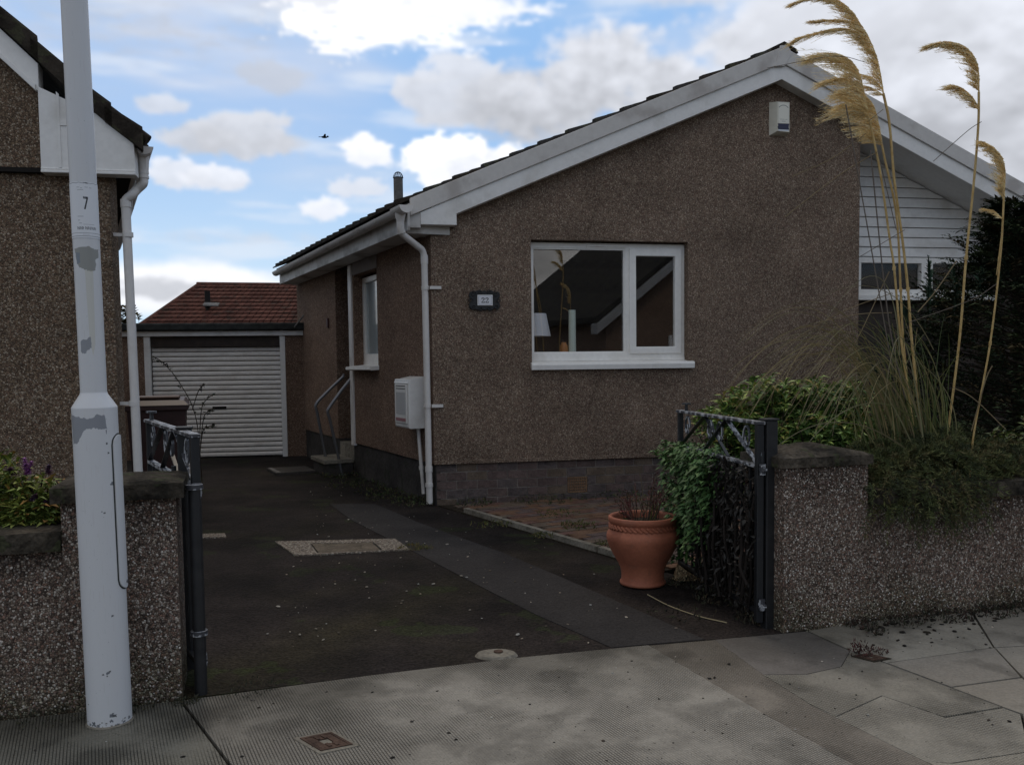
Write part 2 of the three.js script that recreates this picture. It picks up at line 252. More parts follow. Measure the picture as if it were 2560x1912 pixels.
  M.glass = new THREE.MeshPhysicalMaterial({ transmission: 1, thickness: 0, ior: 1.95, roughness: 0.0, metalness: 0, color: 0xffffff });
  M.glassMuted = new THREE.MeshPhysicalMaterial({ transmission: 1, thickness: 0, ior: 1.22, roughness: 0.0, metalness: 0, color: 0xffffff });  // clear glass, index lowered to imitate a dark reflection in the bay panes
  M.obscure = new THREE.MeshPhysicalMaterial({ color: new THREE.Color().setRGB(0.30, 0.36, 0.38), roughness: 0.22, clearcoat: 1, clearcoatRoughness: 0.08 });
  M.bark = std({ map: grain(256, 109, 8, [0.03, 0.023, 0.017], [0.08, 0.062, 0.045], 0.4), roughness: 0.95 });
}

// ------------------------------------------------------------------ ground, road, pavement, drive
{
  const g = new THREE.CircleGeometry(900, 48); g.rotateX(-Math.PI / 2); g.translate(0, -0.09, 0);
  part('ground', g, M.soil, null, { kind: 'structure' });
  // street: T runs along it, Pd towards the camera
  const E0 = [-1.5, -3.99], T = [0.959, -0.284], Pd = [0.284, 0.959];
  const st = (t, p) => [E0[0] + T[0] * t + Pd[0] * p, E0[1] + T[1] * t + Pd[1] * p];
  const road = part('road', slabXZ([st(-40, 3.2), st(-40, 12), st(40, 12), st(40, 3.2)], -0.16, -0.085), M.asphaltPale, null, { kind: 'structure' });
  const kerb = structure('kerb');
  for (let i = 0; i < 24; i++) part('kerb_stone', slabXZ([st(-10.9 + i * 0.915, 3.05), st(-10.9 + i * 0.915, 3.19), st(-10 + i * 0.915, 3.19), st(-10 + i * 0.915, 3.05)], -0.085, 0.004), M.concrete, kerb);
  // ribbed paving: a worn waffle pressed into concrete
  const A = tileNoise(5, 201, 4), Fn = tileNoise(200, 203, 2), Wn = tileNoise(7, 205, 4), St = tileNoise(9, 207, 4), N2 = 160;
  const h = new Float32Array(2048 * 2048);
  const map = dataTex(2048, (u, v, i, j) => {
    const wob = 0.25 * (A(u, v) - 0.5), a = Math.abs(((u * N2 + wob) % 1 + 1) % 1 - 0.5) * 2, row = Math.floor(v * 120), b = Math.abs(((v * 120) % 1) - 0.5) * 2;
    const groove = Math.max(sst(0.62, 0.9, a), 0.55 * sst(0.6, 0.95, b)) * (0.15 + 0.85 * sst(0.32, 0.64, Wn(u, v))), f = Fn(u, v), dirt = sst(0.5, 0.75, St(u, v));
    h[j * 2048 + i] = 1 - groove * 0.8 - (f - 0.5) * 0.25;
    const k = (0.95 + 0.10 * A(u, v)) * (0.76 + 0.48 * f) * (1 - 0.72 * groove) * (1 - 0.30 * dirt); const s = f > 0.76 ? 0.6 : f < 0.22 ? 1.18 : 1; return [0.325 * k * s, 0.303 * k * s, 0.262 * k * s];
  }, 2, true);
  const bump = dataTex(2048, (u, v, i, j) => h[j * 2048 + i], 2, false);
  const flat = tileNoise(5, 209, 6);
  const fmap = dataTex(1024, (u, v) => { const f = Fn(u, v), k = (0.8 + 0.4 * flat(u, v)) * (0.82 + 0.36 * f) * (1 - 0.3 * sst(0.5, 0.75, St(v, u))); return [0.29 * k, 0.268 * k, 0.234 * k]; }, 1.6, true);
  const fbump = noiseBump(512, 211, 40, 1.2);
  const slabMat = (r, g2, b) => std({ map, bumpMap: bump, bumpScale: 0.004, roughness: 0.9, color: new THREE.Color().setRGB(r, g2, b) });
  const flatMat = (r, g2, b) => std({ map: fmap, bumpMap: fbump, bumpScale: 0.004, roughness: 0.9, color: new THREE.Color().setRGB(r, g2, b) });
  const pav = structure('pavement');
  const bed = [st(-12, 0.0), [-2.2, -3.8], [-1.5, -4.02], [-0.7, -4.30], [-0.01, -4.53], [1.04, -4.785], [1.6, -4.92], [2.0, -5.09], st(12, 0), st(12, 3.04), st(-12, 3.04)];
  part('bedding', slabXZ(bed, -0.088, -0.022), M.asphaltPale, pav);
  const dirA = 25 * Math.PI / 180;
  function slab(pts, mat, drop = 0) {                                // each slab its own piece with an open joint round it
    const cx = pts.reduce((s, p) => s + p[0], 0) / pts.length, cz = pts.reduce((s, p) => s + p[1], 0) / pts.length;
    const q = pts.map(p => { const d = Math.hypot(p[0] - cx, p[1] - cz); const k = 1 - 0.0015 / d; return [cx + (p[0] - cx) * k, cz + (p[1] - cz) * k]; });
    let g = slabXZ(q, -0.021, -drop); if (g.index) g = g.toNonIndexed(); const p = g.attributes.position, uv = new Float32Array(p.count * 2);
    for (let i = 0; i < p.count; i++) { const x = p.getX(i), z = p.getZ(i); uv[2 * i] = x * Math.cos(dirA) - z * Math.sin(dirA); uv[2 * i + 1] = x * Math.sin(dirA) + z * Math.cos(dirA); }
    g.setAttribute('uv', new THREE.BufferAttribute(uv, 2)); g = grimy(g, 0.09, (x, y, z) => { const p2 = (x - E0[0]) * Pd[0] + (z - E0[1]) * Pd[1], t2 = (x - E0[0]) * T[0] + (z - E0[1]) * T[1], n1 = fbm(x * 2.1, 3.3, z * 2.1, 4), n2 = fbm(x * 7, 8.1, z * 7, 3);
      let k = mix(0.60, 1, sst(-0.05, 0.55, p2 + n1 * 0.7)); k *= mix(0.70, 1, sst(-0.35, 1.5, t2 - p2 * 0.35 + n1 * 0.8)); k *= 1 + 0.10 * n2; return [k * 1.0, k * mix(0.99, 1.0, k), k * mix(0.95, 1.0, k)]; });
    mat.vertexColors = true; return part('paving_slab', g, mat, pav, { uv: true });
  }
  const J1a = [-1.505, -3.99], J1b = [-1.08, -3.33], J1c = [-0.28, -2.1], J1d = [0.42, -1.05], jg = (p, w) => [p[0] - 0.84 * w, p[1] + 0.54 * w];
  slab([[-2.95, -3.5], [-2.2, -3.78], jg(J1a, 0.012), jg(J1b, 0.012), [-0.735, -2.775], [-2.3, -2.25]], slabMat(0.86, 0.87, 0.84));
  slab([[-5.2, -2.85], [-2.96, -3.51], [-2.31, -2.26], [-4.5, -1.6]], slabMat(0.8, 0.8, 0.76));
  slab([[-4.5, -1.59], [-0.735, -2.765], [0.41, -1.045], [-0.9, -0.55], [-3.6, 0.1]], slabMat(0.9, 0.88, 0.83), 0.002);
  const L0 = [0.71, -4.705], L1 = [1.07, -3.72], L2 = [1.25, -3.26], L3 = [1.75, -2.0], R0 = [1.08, -4.79], R1 = [1.29, -3.85], R2 = [1.53, -3.28], R3 = [2.15, -2.0];
  slab([J1a, [-0.7, -4.29], [-0.01, -4.52], L0, L1, L2, L3, [1.9, -1.55], [0.45, -1.08], J1c, J1b], slabMat(1.02, 1.01, 1.0));
  slab([L0, R0, R1, R2, R3, L3, L2, L1], slabMat(0.76, 0.72, 0.69), 0.003);
  slab([R0, [1.62, -4.92], [1.73, -4.57], [1.60, -4.34], [1.40, -4.24], [1.19, -4.24]], flatMat(0.60, 0.59, 0.61), 0.002);
  slab([[1.19, -4.232], [1.40, -4.232], [1.60, -4.335], [1.735, -4.575], [1.83, -4.38], [2.095, -3.80], [1.80, -3.705], [1.64, -3.95], [1.35, -3.72], [1.292, -3.849]], slabMat(0.84, 0.83, 0.80), 0.001);
  slab([[1.641, -3.946], [1.802, -3.692], [2.095, -3.79], [2.13, -3.72], [1.96, -3.36], [1.62, -3.27], R2, R1, [1.352, -3.716]], slabMat(0.92, 0.91, 0.88), 0.002);
  slab([[1.62, -3.26], [1.95, -3.35], [2.62, -2.16], R3, R2], slabMat(1.02, 1.0, 0.95));
  slab([[1.63, -4.925], [2.0, -5.09], [2.7, -5.25], [2.485, -4.60], [1.842, -4.385], [1.742, -4.575]], flatMat(1.0, 1.0, 0.96), 0.001);
  slab([[1.845, -4.378], [2.485, -4.592], [2.38, -4.16], [1.995, -4.045]], flatMat(0.84, 0.83, 0.81));
  slab([[1.998, -4.038], [2.38, -4.152], [2.32, -3.66], [2.16, -3.69], [2.105, -3.80]], flatMat(0.9, 0.88, 0.84), 0.002);
  slab([[2.14, -3.72], [2.155, -3.685], [2.32, -3.652], [3.1, -2.4], [2.63, -2.17], [1.97, -3.355]], flatMat(0.75, 0.77, 0.77), 0.001);
  slab([[2.71, -5.24], [4.6, -5.78], [5.0, -4.9], [2.492, -4.6]], flatMat(0.96, 0.95, 0.92));
  slab([[2.49, -4.59], [5.0, -4.89], [5.6, -3.3], [3.1, -2.39], [2.327, -3.652], [2.388, -4.155]], flatMat(0.9, 0.89, 0.86));
  // drive
  const drive = [[-1.5, -4.03], [-0.7, -4.31], [-0.01, -4.54], [1.04, -4.795], [1.62, -4.94], [1.52, -5.4], [1.35, -6.0], [1.06, -6.42], [0.74, -6.97], [0.41, -7.60], [-0.21, -8.62], [-0.48, -9.05], [-0.83, -9.53], [-3.64, -15.42], [-3.9, -15.2], [-6.6, -14.75], [-7.6, -14.6], [-3.9, -7.0], [-2.5, -5.2]];
  M.asphalt.vertexColors = true;
  part('driveway', grimy(boxUV((g2 => g2.index ? g2.toNonIndexed() : g2)(slabXZ(drive, -0.088, -0.006))), 0.16, (x, y, z) => { const n = fbm(x * 1.3, 2.2, z * 1.3, 5), n2 = fbm(x * 4.5, 5.2, z * 4.5, 4), n3 = fbm(x * 0.7 + 5, 1.2, z * 0.7, 3); const edge = sst(0.55, 0.0, Math.abs((x + 1.5) * 0.84 + (z + 4) * 0.45) + n * 0.5) * sst(-9, -5, z), m = clamp(sst(0.05, 0.35, n) * 0.45 + edge * 0.7); let k = (1.02 + 0.8 * n2 + 0.35 * n3); k = clamp(k, 0.45, 2.1) * mix(1.0, 1.45, sst(-6.3, -4.8, z)); return [k * mix(1, 1.08, m), k * mix(0.97, 1.10, m), k * mix(0.97, 0.70, m)]; }), M.asphalt, null, { kind: 'structure', uv: true });
  part('driveway_repair_strip', slabXZ([[-2.0, -9.75], [-1.57, -8.69], [-0.74, -7.06], [-0.19, -5.95], [0.13, -5.32], [0.51, -4.68], [1.03, -4.80], [0.32, -6.28], [-0.08, -7.09], [-0.86, -8.44], [-1.22, -9.15], [-1.5, -9.7]], -0.0058, -0.0015), M.asphaltPale, null, { kind: 'structure' });
  // block-paved corner under the window, with its concrete edging
  const pg = structure('paved_garden');
  part('bedding', slabXZ([[-0.50, -9.0], [1.05, -6.36], [2.6, -7.4], [2.9, -10.3], [-0.8, -9.5]], -0.088, 0.005), M.soil, pg);
  const D1 = [0.51, 0.86], D2 = [0.86, -0.51], bm = [M.brickC, M.brickA, std({ map: M.brickC.map, color: new THREE.Color().setRGB(1.2, 0.93, 0.80) }), std({ map: M.brickA.map, color: new THREE.Color().setRGB(1.12, 0.88, 0.78) })];
  const bl = bm.map(() => []); seed(77);
  for (let i = 0; i < 38; i++) for (let j = 0; j < 22; j++) {
    const a = i * 0.105, b = 0.09 + j * 0.205 + (i % 2) * 0.1; const o = [-0.52 + D1[0] * a * 0.0, 0];
    const c0 = [-0.50 - 0.4 * D1[0] + D1[0] * a + D2[0] * b, -9.0 - 0.4 * D1[1] + D1[1] * a + D2[1] * b];
    const c = (u, v) => [c0[0] + D1[0] * u + D2[0] * v, c0[1] + D1[1] * u + D2[1] * v];
    const q = [c(0, 0), c(0.098, 0), c(0.098, 0.198), c(0, 0.198)]; const ce = c(0.05, 0.1); if (ce[1] < -9.42 - 0.213 * (ce[0] + 0.83) || ce[0] > 2.5 || ce[1] > -6.5) continue;
    const y = 0.016 + rnd() * 0.008; bl[Math.floor(rnd() * 4)].push(hexa([...q.map(p => [p[0], 0.006, p[1]]), ...q.map(p => [p[0], y, p[1]])]));
  }
  bl.forEach((l, i) => part('paving_blocks', l, bm[i], pg, { kind: 'stuff' }));
  const ke = structure('garden_edging'); seed(78);
  for (let i = 0; i < 4; i++) { const f = (t) => [-0.505 + t * 1.55, -9.03 + t * 2.66]; const a = f(i / 4 + 0.004), b = f((i + 1) / 4 - 0.004), n = [0.864, -0.504]; part('edging_kerb', hexa([[a[0], -0.05, a[1]], [a[0] + n[0] * 0.05, -0.05, a[1] + n[1] * 0.05], [b[0] + n[0] * 0.05, -0.05, b[1] + n[1] * 0.05], [b[0], -0.05, b[1]], [a[0], 0.05, a[1]], [a[0] + n[0] * 0.05, 0.052, a[1] + n[1] * 0.05], [b[0] + n[0] * 0.05, 0.05, b[1] + n[1] * 0.05], [b[0], 0.05, b[1]]]), M.concrete, ke); }
  // raised bed behind the right-hand wall
  part('garden_bed', slabXZ([[1.62, -5.2], [2.05, -5.3], [9, -7.2], [9, -11], [3.0, -10.25], [2.6, -7.6], [1.7, -6.4]], -0.088, 0.42), M.soil, null, { kind: 'structure' });
  part('front_lawn', slabXZ([[-2.05, -4.1], [-9, -2.0], [-9, -6.2], [-3.2, -6.95], [-2.75, -5.6]], -0.088, 0.35), M.soil, null, { kind: 'structure' });
}

// ------------------------------------------------------------------ frames for the houses: gable (u, y, n) and side wall (s, y, off)
const th = 12 * Math.PI / 180, al = 25.5 * Math.PI / 180;
const U = V3(Math.cos(th), 0, -Math.sin(th)), N = V3(Math.sin(th), 0, Math.cos(th)), Vd = V3(-Math.sin(al), 0, -Math.cos(al)), NV = V3(-Math.cos(al), 0, Math.sin(al)), Y = V3(0, 1, 0);
const MG = new THREE.Matrix4().makeBasis(U, Y, N), MS = new THREE.Matrix4().makeBasis(Vd.clone().negate(), Y, NV);
const gp = (u, y, n = 0) => V3(0, y, 0).addScaledVector(U, u).addScaledVector(N, n);
const sp = (s, y, off = 0) => V3(0, y, 0).addScaledVector(Vd, s).addScaledVector(NV, off);
const inG = (g) => g.applyMatrix4(MG), inS = (g) => g.applyMatrix4(MS);
const gbx = (u0, u1, y0, y1, n0, n1) => inG(bx(u0, u1, y0, y1, n0, n1)), grb = (u0, u1, y0, y1, n0, n1, r) => inG(rbx(u0, u1, y0, y1, n0, n1, r));
const sbx = (s0, s1, y0, y1, o0, o1) => inS(bx(-s1, -s0, y0, y1, o0, o1)), srb = (s0, s1, y0, y1, o0, o1, r) => inS(rbx(-s1, -s0, y0, y1, o0, o1, r));
function halfPipe(a, b, r, up = V3(0, 1, 0), thick = 0.004, seg = 10) {   // open gutter between two points
  a = toV(a); b = toV(b); const d = b.clone().sub(a).normalize(), s = d.clone().cross(up).normalize(), P = [];
  for (const rad of [r, r - thick]) for (let i = 0; i <= seg; i++) { const t = Math.PI + Math.PI * i / seg; P.push([Math.cos(t) * rad, Math.sin(t) * rad]); }
  const pos = [], q = (o, k) => o.clone().addScaledVector(s, P[k][0]).addScaledVector(up, P[k][1]), quad = (A, B, C, D) => { for (const v of [A, B, C, A, C, D]) pos.push(v.x, v.y, v.z); };
  for (let i = 0; i < seg; i++) { quad(q(a, i), q(a, i + 1), q(b, i + 1), q(b, i)); const j = seg + 1 + i; quad(q(a, j + 1), q(a, j), q(b, j), q(b, j + 1)); quad(q(a, i), q(a, j), q(a, j + 1), q(a, i + 1)); quad(q(b, i), q(b, i + 1), q(b, j + 1), q(b, j)); }
  quad(q(a, 0), q(b, 0), q(b, seg + 1), q(a, seg + 1)); quad(q(a, seg), q(a, 2 * seg + 1), q(b, 2 * seg + 1), q(b, seg));
  const g = new THREE.BufferGeometry(); g.setAttribute('position', new THREE.Float32BufferAttribute(pos, 3)); g.computeVertexNormals(); return g;
}
function halfDisc(c, r, dir, t = 0.006, up = V3(0, 1, 0)) { c = toV(c); const s = dir.clone().cross(up).normalize(); const sh = []; for (let i = 0; i <= 14; i++) { const a = Math.PI + Math.PI * i / 14; sh.push([Math.cos(a) * r, Math.sin(a) * r]); } const g = ext(sh, 0, t); g.applyMatrix4(new THREE.Matrix4().makeBasis(s, up, s.clone().cross(up))); g.translate(c.x, c.y, c.z); return g; }

// ------------------------------------------------------------------ the bungalow
const HO = V3(-0.828, 0, -9.526);
const bungalow = thing('bungalow', 'brown roughcast bungalow with white bargeboards and a front window, behind the driveway', 'house', [HO.x, 0, HO.z]);
{
  const H = bungalow, APEX = 3.916, mL = 0.424, mR = 0.445, YA = 4.941;
  const top = (u) => u <= APEX ? YA - mL * (APEX - u) : YA - mR * (u - APEX);       // upper edge of the verge
  // gable wall of roughcast with the window opening
  const wall = ext([[0, 0.44], [4.99, 0.44], [4.99, top(4.99) - 0.2], [APEX, YA - 0.2], [0, top(0) - 0.2]], -0.26, 0, [rect(1.075, 2.87, 1.445, 2.82)]);
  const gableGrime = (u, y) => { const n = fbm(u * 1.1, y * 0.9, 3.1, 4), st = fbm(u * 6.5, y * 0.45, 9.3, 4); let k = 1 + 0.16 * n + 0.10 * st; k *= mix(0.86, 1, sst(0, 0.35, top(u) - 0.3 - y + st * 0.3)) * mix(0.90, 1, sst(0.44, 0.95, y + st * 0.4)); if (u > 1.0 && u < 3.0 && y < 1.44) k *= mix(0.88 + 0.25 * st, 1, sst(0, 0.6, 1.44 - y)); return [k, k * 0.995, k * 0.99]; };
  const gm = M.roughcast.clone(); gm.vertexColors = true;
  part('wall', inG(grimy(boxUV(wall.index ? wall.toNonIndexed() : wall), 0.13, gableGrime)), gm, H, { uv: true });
  part('wall', inG(ext([[0.0, 0.44], [4.99, 0.44], [4.99, 0.47], [0.0, 0.47]], 0.001, 0.018, [], 0.004)), M.roughcast, H);   // bell-cast drip
  // side wall: window and door openings
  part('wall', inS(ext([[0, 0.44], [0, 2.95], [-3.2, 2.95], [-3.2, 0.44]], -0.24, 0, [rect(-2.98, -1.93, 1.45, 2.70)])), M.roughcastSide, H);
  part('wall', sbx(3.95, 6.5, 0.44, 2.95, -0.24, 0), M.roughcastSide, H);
  part('wall', [sbx(3.2, 3.95, 0.0, 3.2, -1.25, -1.15), sbx(3.1, 3.2, 0.0, 3.2, -1.15, -0.24), sbx(3.95, 4.05, 0.0, 3.2, -1.15, -0.24), sbx(3.2, 3.95, 2.88, 2.95, -1.15, 0.0)], M.darkTimber, H, { label: 'dark walls of the recessed side porch' });
  part('door', sbx(3.24, 3.92, 0.45, 2.5, -1.14, -1.09), M.darkTimber, H);
  part('base_course', [sbx(0.02, 3.2, -0.08, 0.438, -0.24, -0.02), sbx(3.95, 6.48, -0.08, 0.438, -0.24, -0.02)], M.renderDark, H, { label: 'dark smooth base under the side wall' });
  part('doorstep', [sbx(3.205, 3.945, -0.08, 0.40, -1.1, -0.02)], M.concrete, H);
  // brick base of the gable: single bricks proud of the mortar
  part('base_course', gbx(0.02, 4.97, -0.08, 0.438, -0.24, -0.036), M.mortar, H);
  seed(301); const bh = 0.083, bw = 0.222, mats = [M.brickA, M.brickB, M.brickC, M.brickA];
  for (let r = 0; r < 6; r++) {
    const y1 = 0.436 - r * (bh + 0.012), y0 = Math.max(y1 - bh, -0.07); let u = 0.024 - (r % 2) * 0.112;
    while (u < 3.3) {
      const a = Math.max(u, 0.024), b = Math.min(u + bw - 0.012, 3.4); const vent = (r === 2 || r === 3) && b > 1.47 && a < 1.69;
      if (!vent && b - a > 0.03) part('brick', gbx(a, b, y0, y1, -0.05, -0.022 - rnd() * 0.008), pick(mats), H, { off: rnd() * 3 });
      else if (vent) { if (a < 1.46 && 1.46 - a > 0.03) part('brick', gbx(a, 1.46, y0, y1, -0.05, -0.024), M.brickA, H); if (b > 1.70 && b - 1.70 > 0.03) part('brick', gbx(1.70, b, y0, y1, -0.05, -0.024), M.brickB, H); }
      u += bw;
    }
  }
  { // air brick with its grid of holes
    const holes = []; for (let i = 0; i < 8; i++) for (let j = 0; j < 5; j++) holes.push(rect(1.482 + i * 0.0252, 1.498 + i * 0.0252, 0.086 + j * 0.031, 0.106 + j * 0.031));
    part('air_brick', inG(ext(rect(1.469, 1.691, 0.072, 0.244), -0.05, -0.022, holes)), std({ map: M.brickC.map, color: new THREE.Color().setRGB(1.4, 1.1, 0.85) }), H);
  }
  // front window
  const W = part('window', inG(ext(rect(1.08, 2.865, 1.545, 2.80), -0.17, -0.10, [rect(1.108, 2.172, 1.602, 2.75), rect(2.215, 2.83, 1.59, 2.75)], 0.005)), M.frame, H);
  part('casement', inG(ext(rect(2.222, 2.823, 1.597, 2.742), -0.15, -0.082, [rect(2.285, 2.76, 1.66, 2.678)], 0.008)), M.frame, W);
  part('pane', gbx(1.10, 2.18, 1.595, 2.756, -0.140, -0.138), M.glass, W);
  part('pane', gbx(2.275, 2.77, 1.65, 2.688, -0.122, -0.120), M.glass, W);
  part('bead', inG(ext(rect(1.106, 2.174, 1.600, 2.752), -0.137, -0.108, [rect(1.124, 2.156, 1.616, 2.735)], 0.004)), M.frame, W);
  part('trickle_vent', grb(1.72, 2.18, 2.762, 2.786, -0.10, -0.085, 0.006), M.frame, W);
  part('window_sill', [inG(ext([[-0.10, 1.515], [0.045, 1.495], [0.055, 1.475], [0.05, 1.43], [0.03, 1.43], [0.03, 1.45], [-0.10, 1.448]], -2.93, -1.06, [], 0.004).applyMatrix4(new THREE.Matrix4().makeBasis(V3(0, 0, 1), V3(0, 1, 0), V3(-1, 0, 0)))), gbx(1.085, 2.86, 1.518, 1.543, -0.165, -0.075)], M.frame, W);
  // side window with obscure glass
  const SW = part('window', inS(ext(rect(-2.975, -1.935, 1.55, 2.66), -0.19, -0.12, [rect(-2.90, -1.99, 1.64, 2.60)], 0.005)), M.frame, H);
  part('pane', sbx(1.985, 2.905, 1.635, 2.605, -0.165, -0.15), M.obscure, SW);
  part('window_sill', [inS(ext([[0.115, 1.475], [0.118, 1.445], [0.10, 1.435], [-0.19, 1.452], [-0.19, 1.545], [-0.12, 1.545], [-0.12, 1.50]], 1.90, 3.03, [], 0.004).applyMatrix4(new THREE.Matrix4().makeBasis(V3(0, 0, 1), V3(0, 1, 0), V3(-1, 0, 0))))], M.frame, SW);
  part('lintel_panel', sbx(1.9, 3.0, 2.703, 2.862, 0.002, 0.014), std({ map: M.trimGrey.map, color: new THREE.Color().setRGB(0.45, 0.42, 0.42) }), H);
  part('door_frame', srb(3.04, 3.195, 0.405, 2.85, -0.10, 0.022, 0.006), M.pipe, H);
  part('doorbell', srb(4.33, 4.40, 2.06, 2.20, 0.001, 0.03, 0.008), std({ color: new THREE.Color().setRGB(0.06, 0.015, 0.014), roughness: 0.6 }), H);
  // eaves along the side
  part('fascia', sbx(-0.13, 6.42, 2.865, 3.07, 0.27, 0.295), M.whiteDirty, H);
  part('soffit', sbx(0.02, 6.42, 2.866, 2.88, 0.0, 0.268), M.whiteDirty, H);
  const ga = sp(-0.02, 3.075, 0.365), gb = sp(6.36, 3.055, 0.365);
  const gut = part('gutter', [halfPipe(ga, gb, 0.064), halfDisc(gb, 0.064, Vd)], M.trimGrey, H);
  for (const s of [0.55, 1.25, 2.15, 3.05, 3.95, 4.85, 5.75]) part('gutter_bracket', [halfPipe(sp(s, 3.075 - s * 0.003, 0.365), sp(s + 0.045, 3.075 - s * 0.003, 0.365), 0.069)], M.trimGrey, gut);
  const ol = part('gutter_outlet', [halfPipe(sp(-0.30, 3.085, 0.365), sp(0.0, 3.085, 0.365), 0.074, Y, 0.006), halfDisc(sp(-0.30, 3.085, 0.365), 0.074, Vd), rod(sp(-0.11, 3.04, 0.365), sp(-0.11, 2.93, 0.365), 0.058, 0.036, 12), rod(sp(-0.11, 2.94, 0.365), sp(-0.11, 2.86, 0.365), 0.039, 0.039, 12)], M.pipe, H);
  // downpipe
  const dp = part('downpipe', [tube([sp(-0.11, 2.90, 0.365), sp(-0.11, 2.85, 0.36), sp(-0.09, 2.82, 0.33), sp(-0.01, 2.73, 0.16), sp(0.02, 2.69, 0.09), sp(0.028, 2.62, 0.066), sp(0.03, 2.5, 0.062)], 0.035, 12, 40), rod(sp(0.03, 2.52, 0.062), sp(0.03, 0.02, 0.052), 0.034, 0.034, 14)], M.pipe, H);
  part('pipe_collar', [rod(sp(-0.11, 2.87, 0.363), sp(-0.11, 2.83, 0.352), 0.042, 0.042, 12)], M.pipe, dp);
  part('pipe_collar', [rod(sp(0.03, 2.64, 0.063), sp(0.03, 2.55, 0.062), 0.040, 0.040, 12)], M.pipe, dp);
  part('pipe_collar', [rod(sp(0.03, 0.42, 0.054), sp(0.03, 0.36, 0.054), 0.040, 0.040, 12)], M.pipe, dp);
  part('pipe_collar', [rod(sp(0.03, 0.24, 0.054), sp(0.03, 0.20, 0.054), 0.041, 0.041, 12)], M.pipe, dp);
  for (const y of [2.30, 1.06]) part('pipe_bracket', [rod(sp(0.03, y - 0.02, 0.058), sp(0.03, y + 0.02, 0.058), 0.041, 0.041, 12), gbx(-0.02, 0.10, y - 0.016, y + 0.016, 0.004, 0.03)], M.pipe, dp);
  // verge trim and bargeboards, mitred at the ridge
  const chev = (u0, u1, a, b) => [[u0, top(u0) - b], [APEX, YA - b], [u1, top(u1) - b], [u1, top(u1) - a], [APEX, YA - a], [u0, top(u0) - a]];
  const vt = part('verge_trim', inG(ext(chev(-0.22, 8.15, 0.0, 0.165), 0.10, 0.175, [], 0.006)), M.trimGrey, H);
  part('ridge_cap', inG(ext([[APEX - 0.09, YA - 0.215], [APEX + 0.02, YA - 0.20], [APEX + 0.10, YA - 0.06], [APEX + 0.05, YA + 0.015], [APEX - 0.03, YA + 0.01]], 0.16, 0.182, [], 0.004)), M.trimGrey, vt);
  const bb = part('bargeboard', inG(ext(chev(0.0, 8.1, 0.172, 0.335), -0.02, 0.15, [], 0.006)), M.white, H);
  part('eaves_box', inG(ext([[-0.115, 2.935], [0.25, 2.935], [0.25, top(0.25) - 0.18], [-0.115, top(-0.115) - 0.18]], 0.01, 0.158, [], 0.004)), M.white, H);
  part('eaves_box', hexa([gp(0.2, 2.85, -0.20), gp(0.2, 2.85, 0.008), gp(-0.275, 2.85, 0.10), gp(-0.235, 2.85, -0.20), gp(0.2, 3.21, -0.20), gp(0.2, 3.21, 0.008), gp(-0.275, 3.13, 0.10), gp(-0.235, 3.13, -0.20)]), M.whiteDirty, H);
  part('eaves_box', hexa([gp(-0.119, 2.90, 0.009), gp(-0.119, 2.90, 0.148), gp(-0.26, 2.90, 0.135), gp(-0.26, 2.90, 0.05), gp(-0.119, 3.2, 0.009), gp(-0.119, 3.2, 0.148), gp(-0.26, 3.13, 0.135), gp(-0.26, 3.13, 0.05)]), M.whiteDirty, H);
  part('soffit', inG(ext([[4.992, top(4.992) - 0.33], [8.1, top(8.1) - 0.33], [8.1, top(8.1) - 0.30], [4.992, top(4.992) - 0.30]], -0.60, -0.022)), M.white, H);
  // boarded bay on the right, set back
  seed(305);
  const lim = (y) => Math.min(7.14, APEX + (YA - 0.34 - y) / mR);
  for (let k = 0; k < 12; k++) { const y0 = 2.75 + k * 0.120, y1 = y0 + 0.114; if (lim(y1) < 5.05) break; const e = rnd() * 0.003; part('cladding_board', hexa([gp(4.9, y0, -0.51), gp(lim(y0), y0, -0.51), gp(lim(y0), y0, -0.45 + e), gp(4.9, y0, -0.45 + e), gp(4.9, y1, -0.51), gp(lim(y1), y1, -0.51), gp(lim(y1), y1, -0.472 + e), gp(4.9, y1, -0.472 + e)]), M.white, H); }
  part('cladding_backing', inG(ext([[4.9, 2.7], [7.14, 2.7], [7.14, 3.12], [4.9, 4.1]], -0.60, -0.515)), M.dark, H);
  const CW = part('window', inG(ext(rect(4.99, 7.12, 2.275, 2.735), -0.53, -0.45, [rect(5.31, 6.15, 2.345, 2.675), rect(6.30, 7.07, 2.345, 2.675)], 0.005)), M.frame, H);
  part('pane', gbx(5.30, 6.16, 2.335, 2.685, -0.495, -0.492), M.glassMuted, CW); part('pane', gbx(6.29, 7.08, 2.335, 2.685, -0.495, -0.492), M.glassMuted, CW);
  part('window_sill', gbx(4.99, 7.15, 2.215, 2.271, -0.53, -0.37), M.frame, CW);
  part('wall', [gbx(4.99, 7.3, -0.08, 2.212, -0.63, -0.51)], M.darkTimber, H, { label: 'front of the set-back bay, tree shade painted as dark timber' });  // near-black timber colour stands in for tree shade on this wall
  part('wall', [gbx(7.145, 7.4, -0.08, top(7.4) - 0.36, -0.9, -0.36), gbx(4.75, 4.988, -0.08, 4.1, -0.7, -0.262), gbx(7.75, 7.95, -0.08, 2.9, -2.2, -0.5)], M.darkTimber, H);
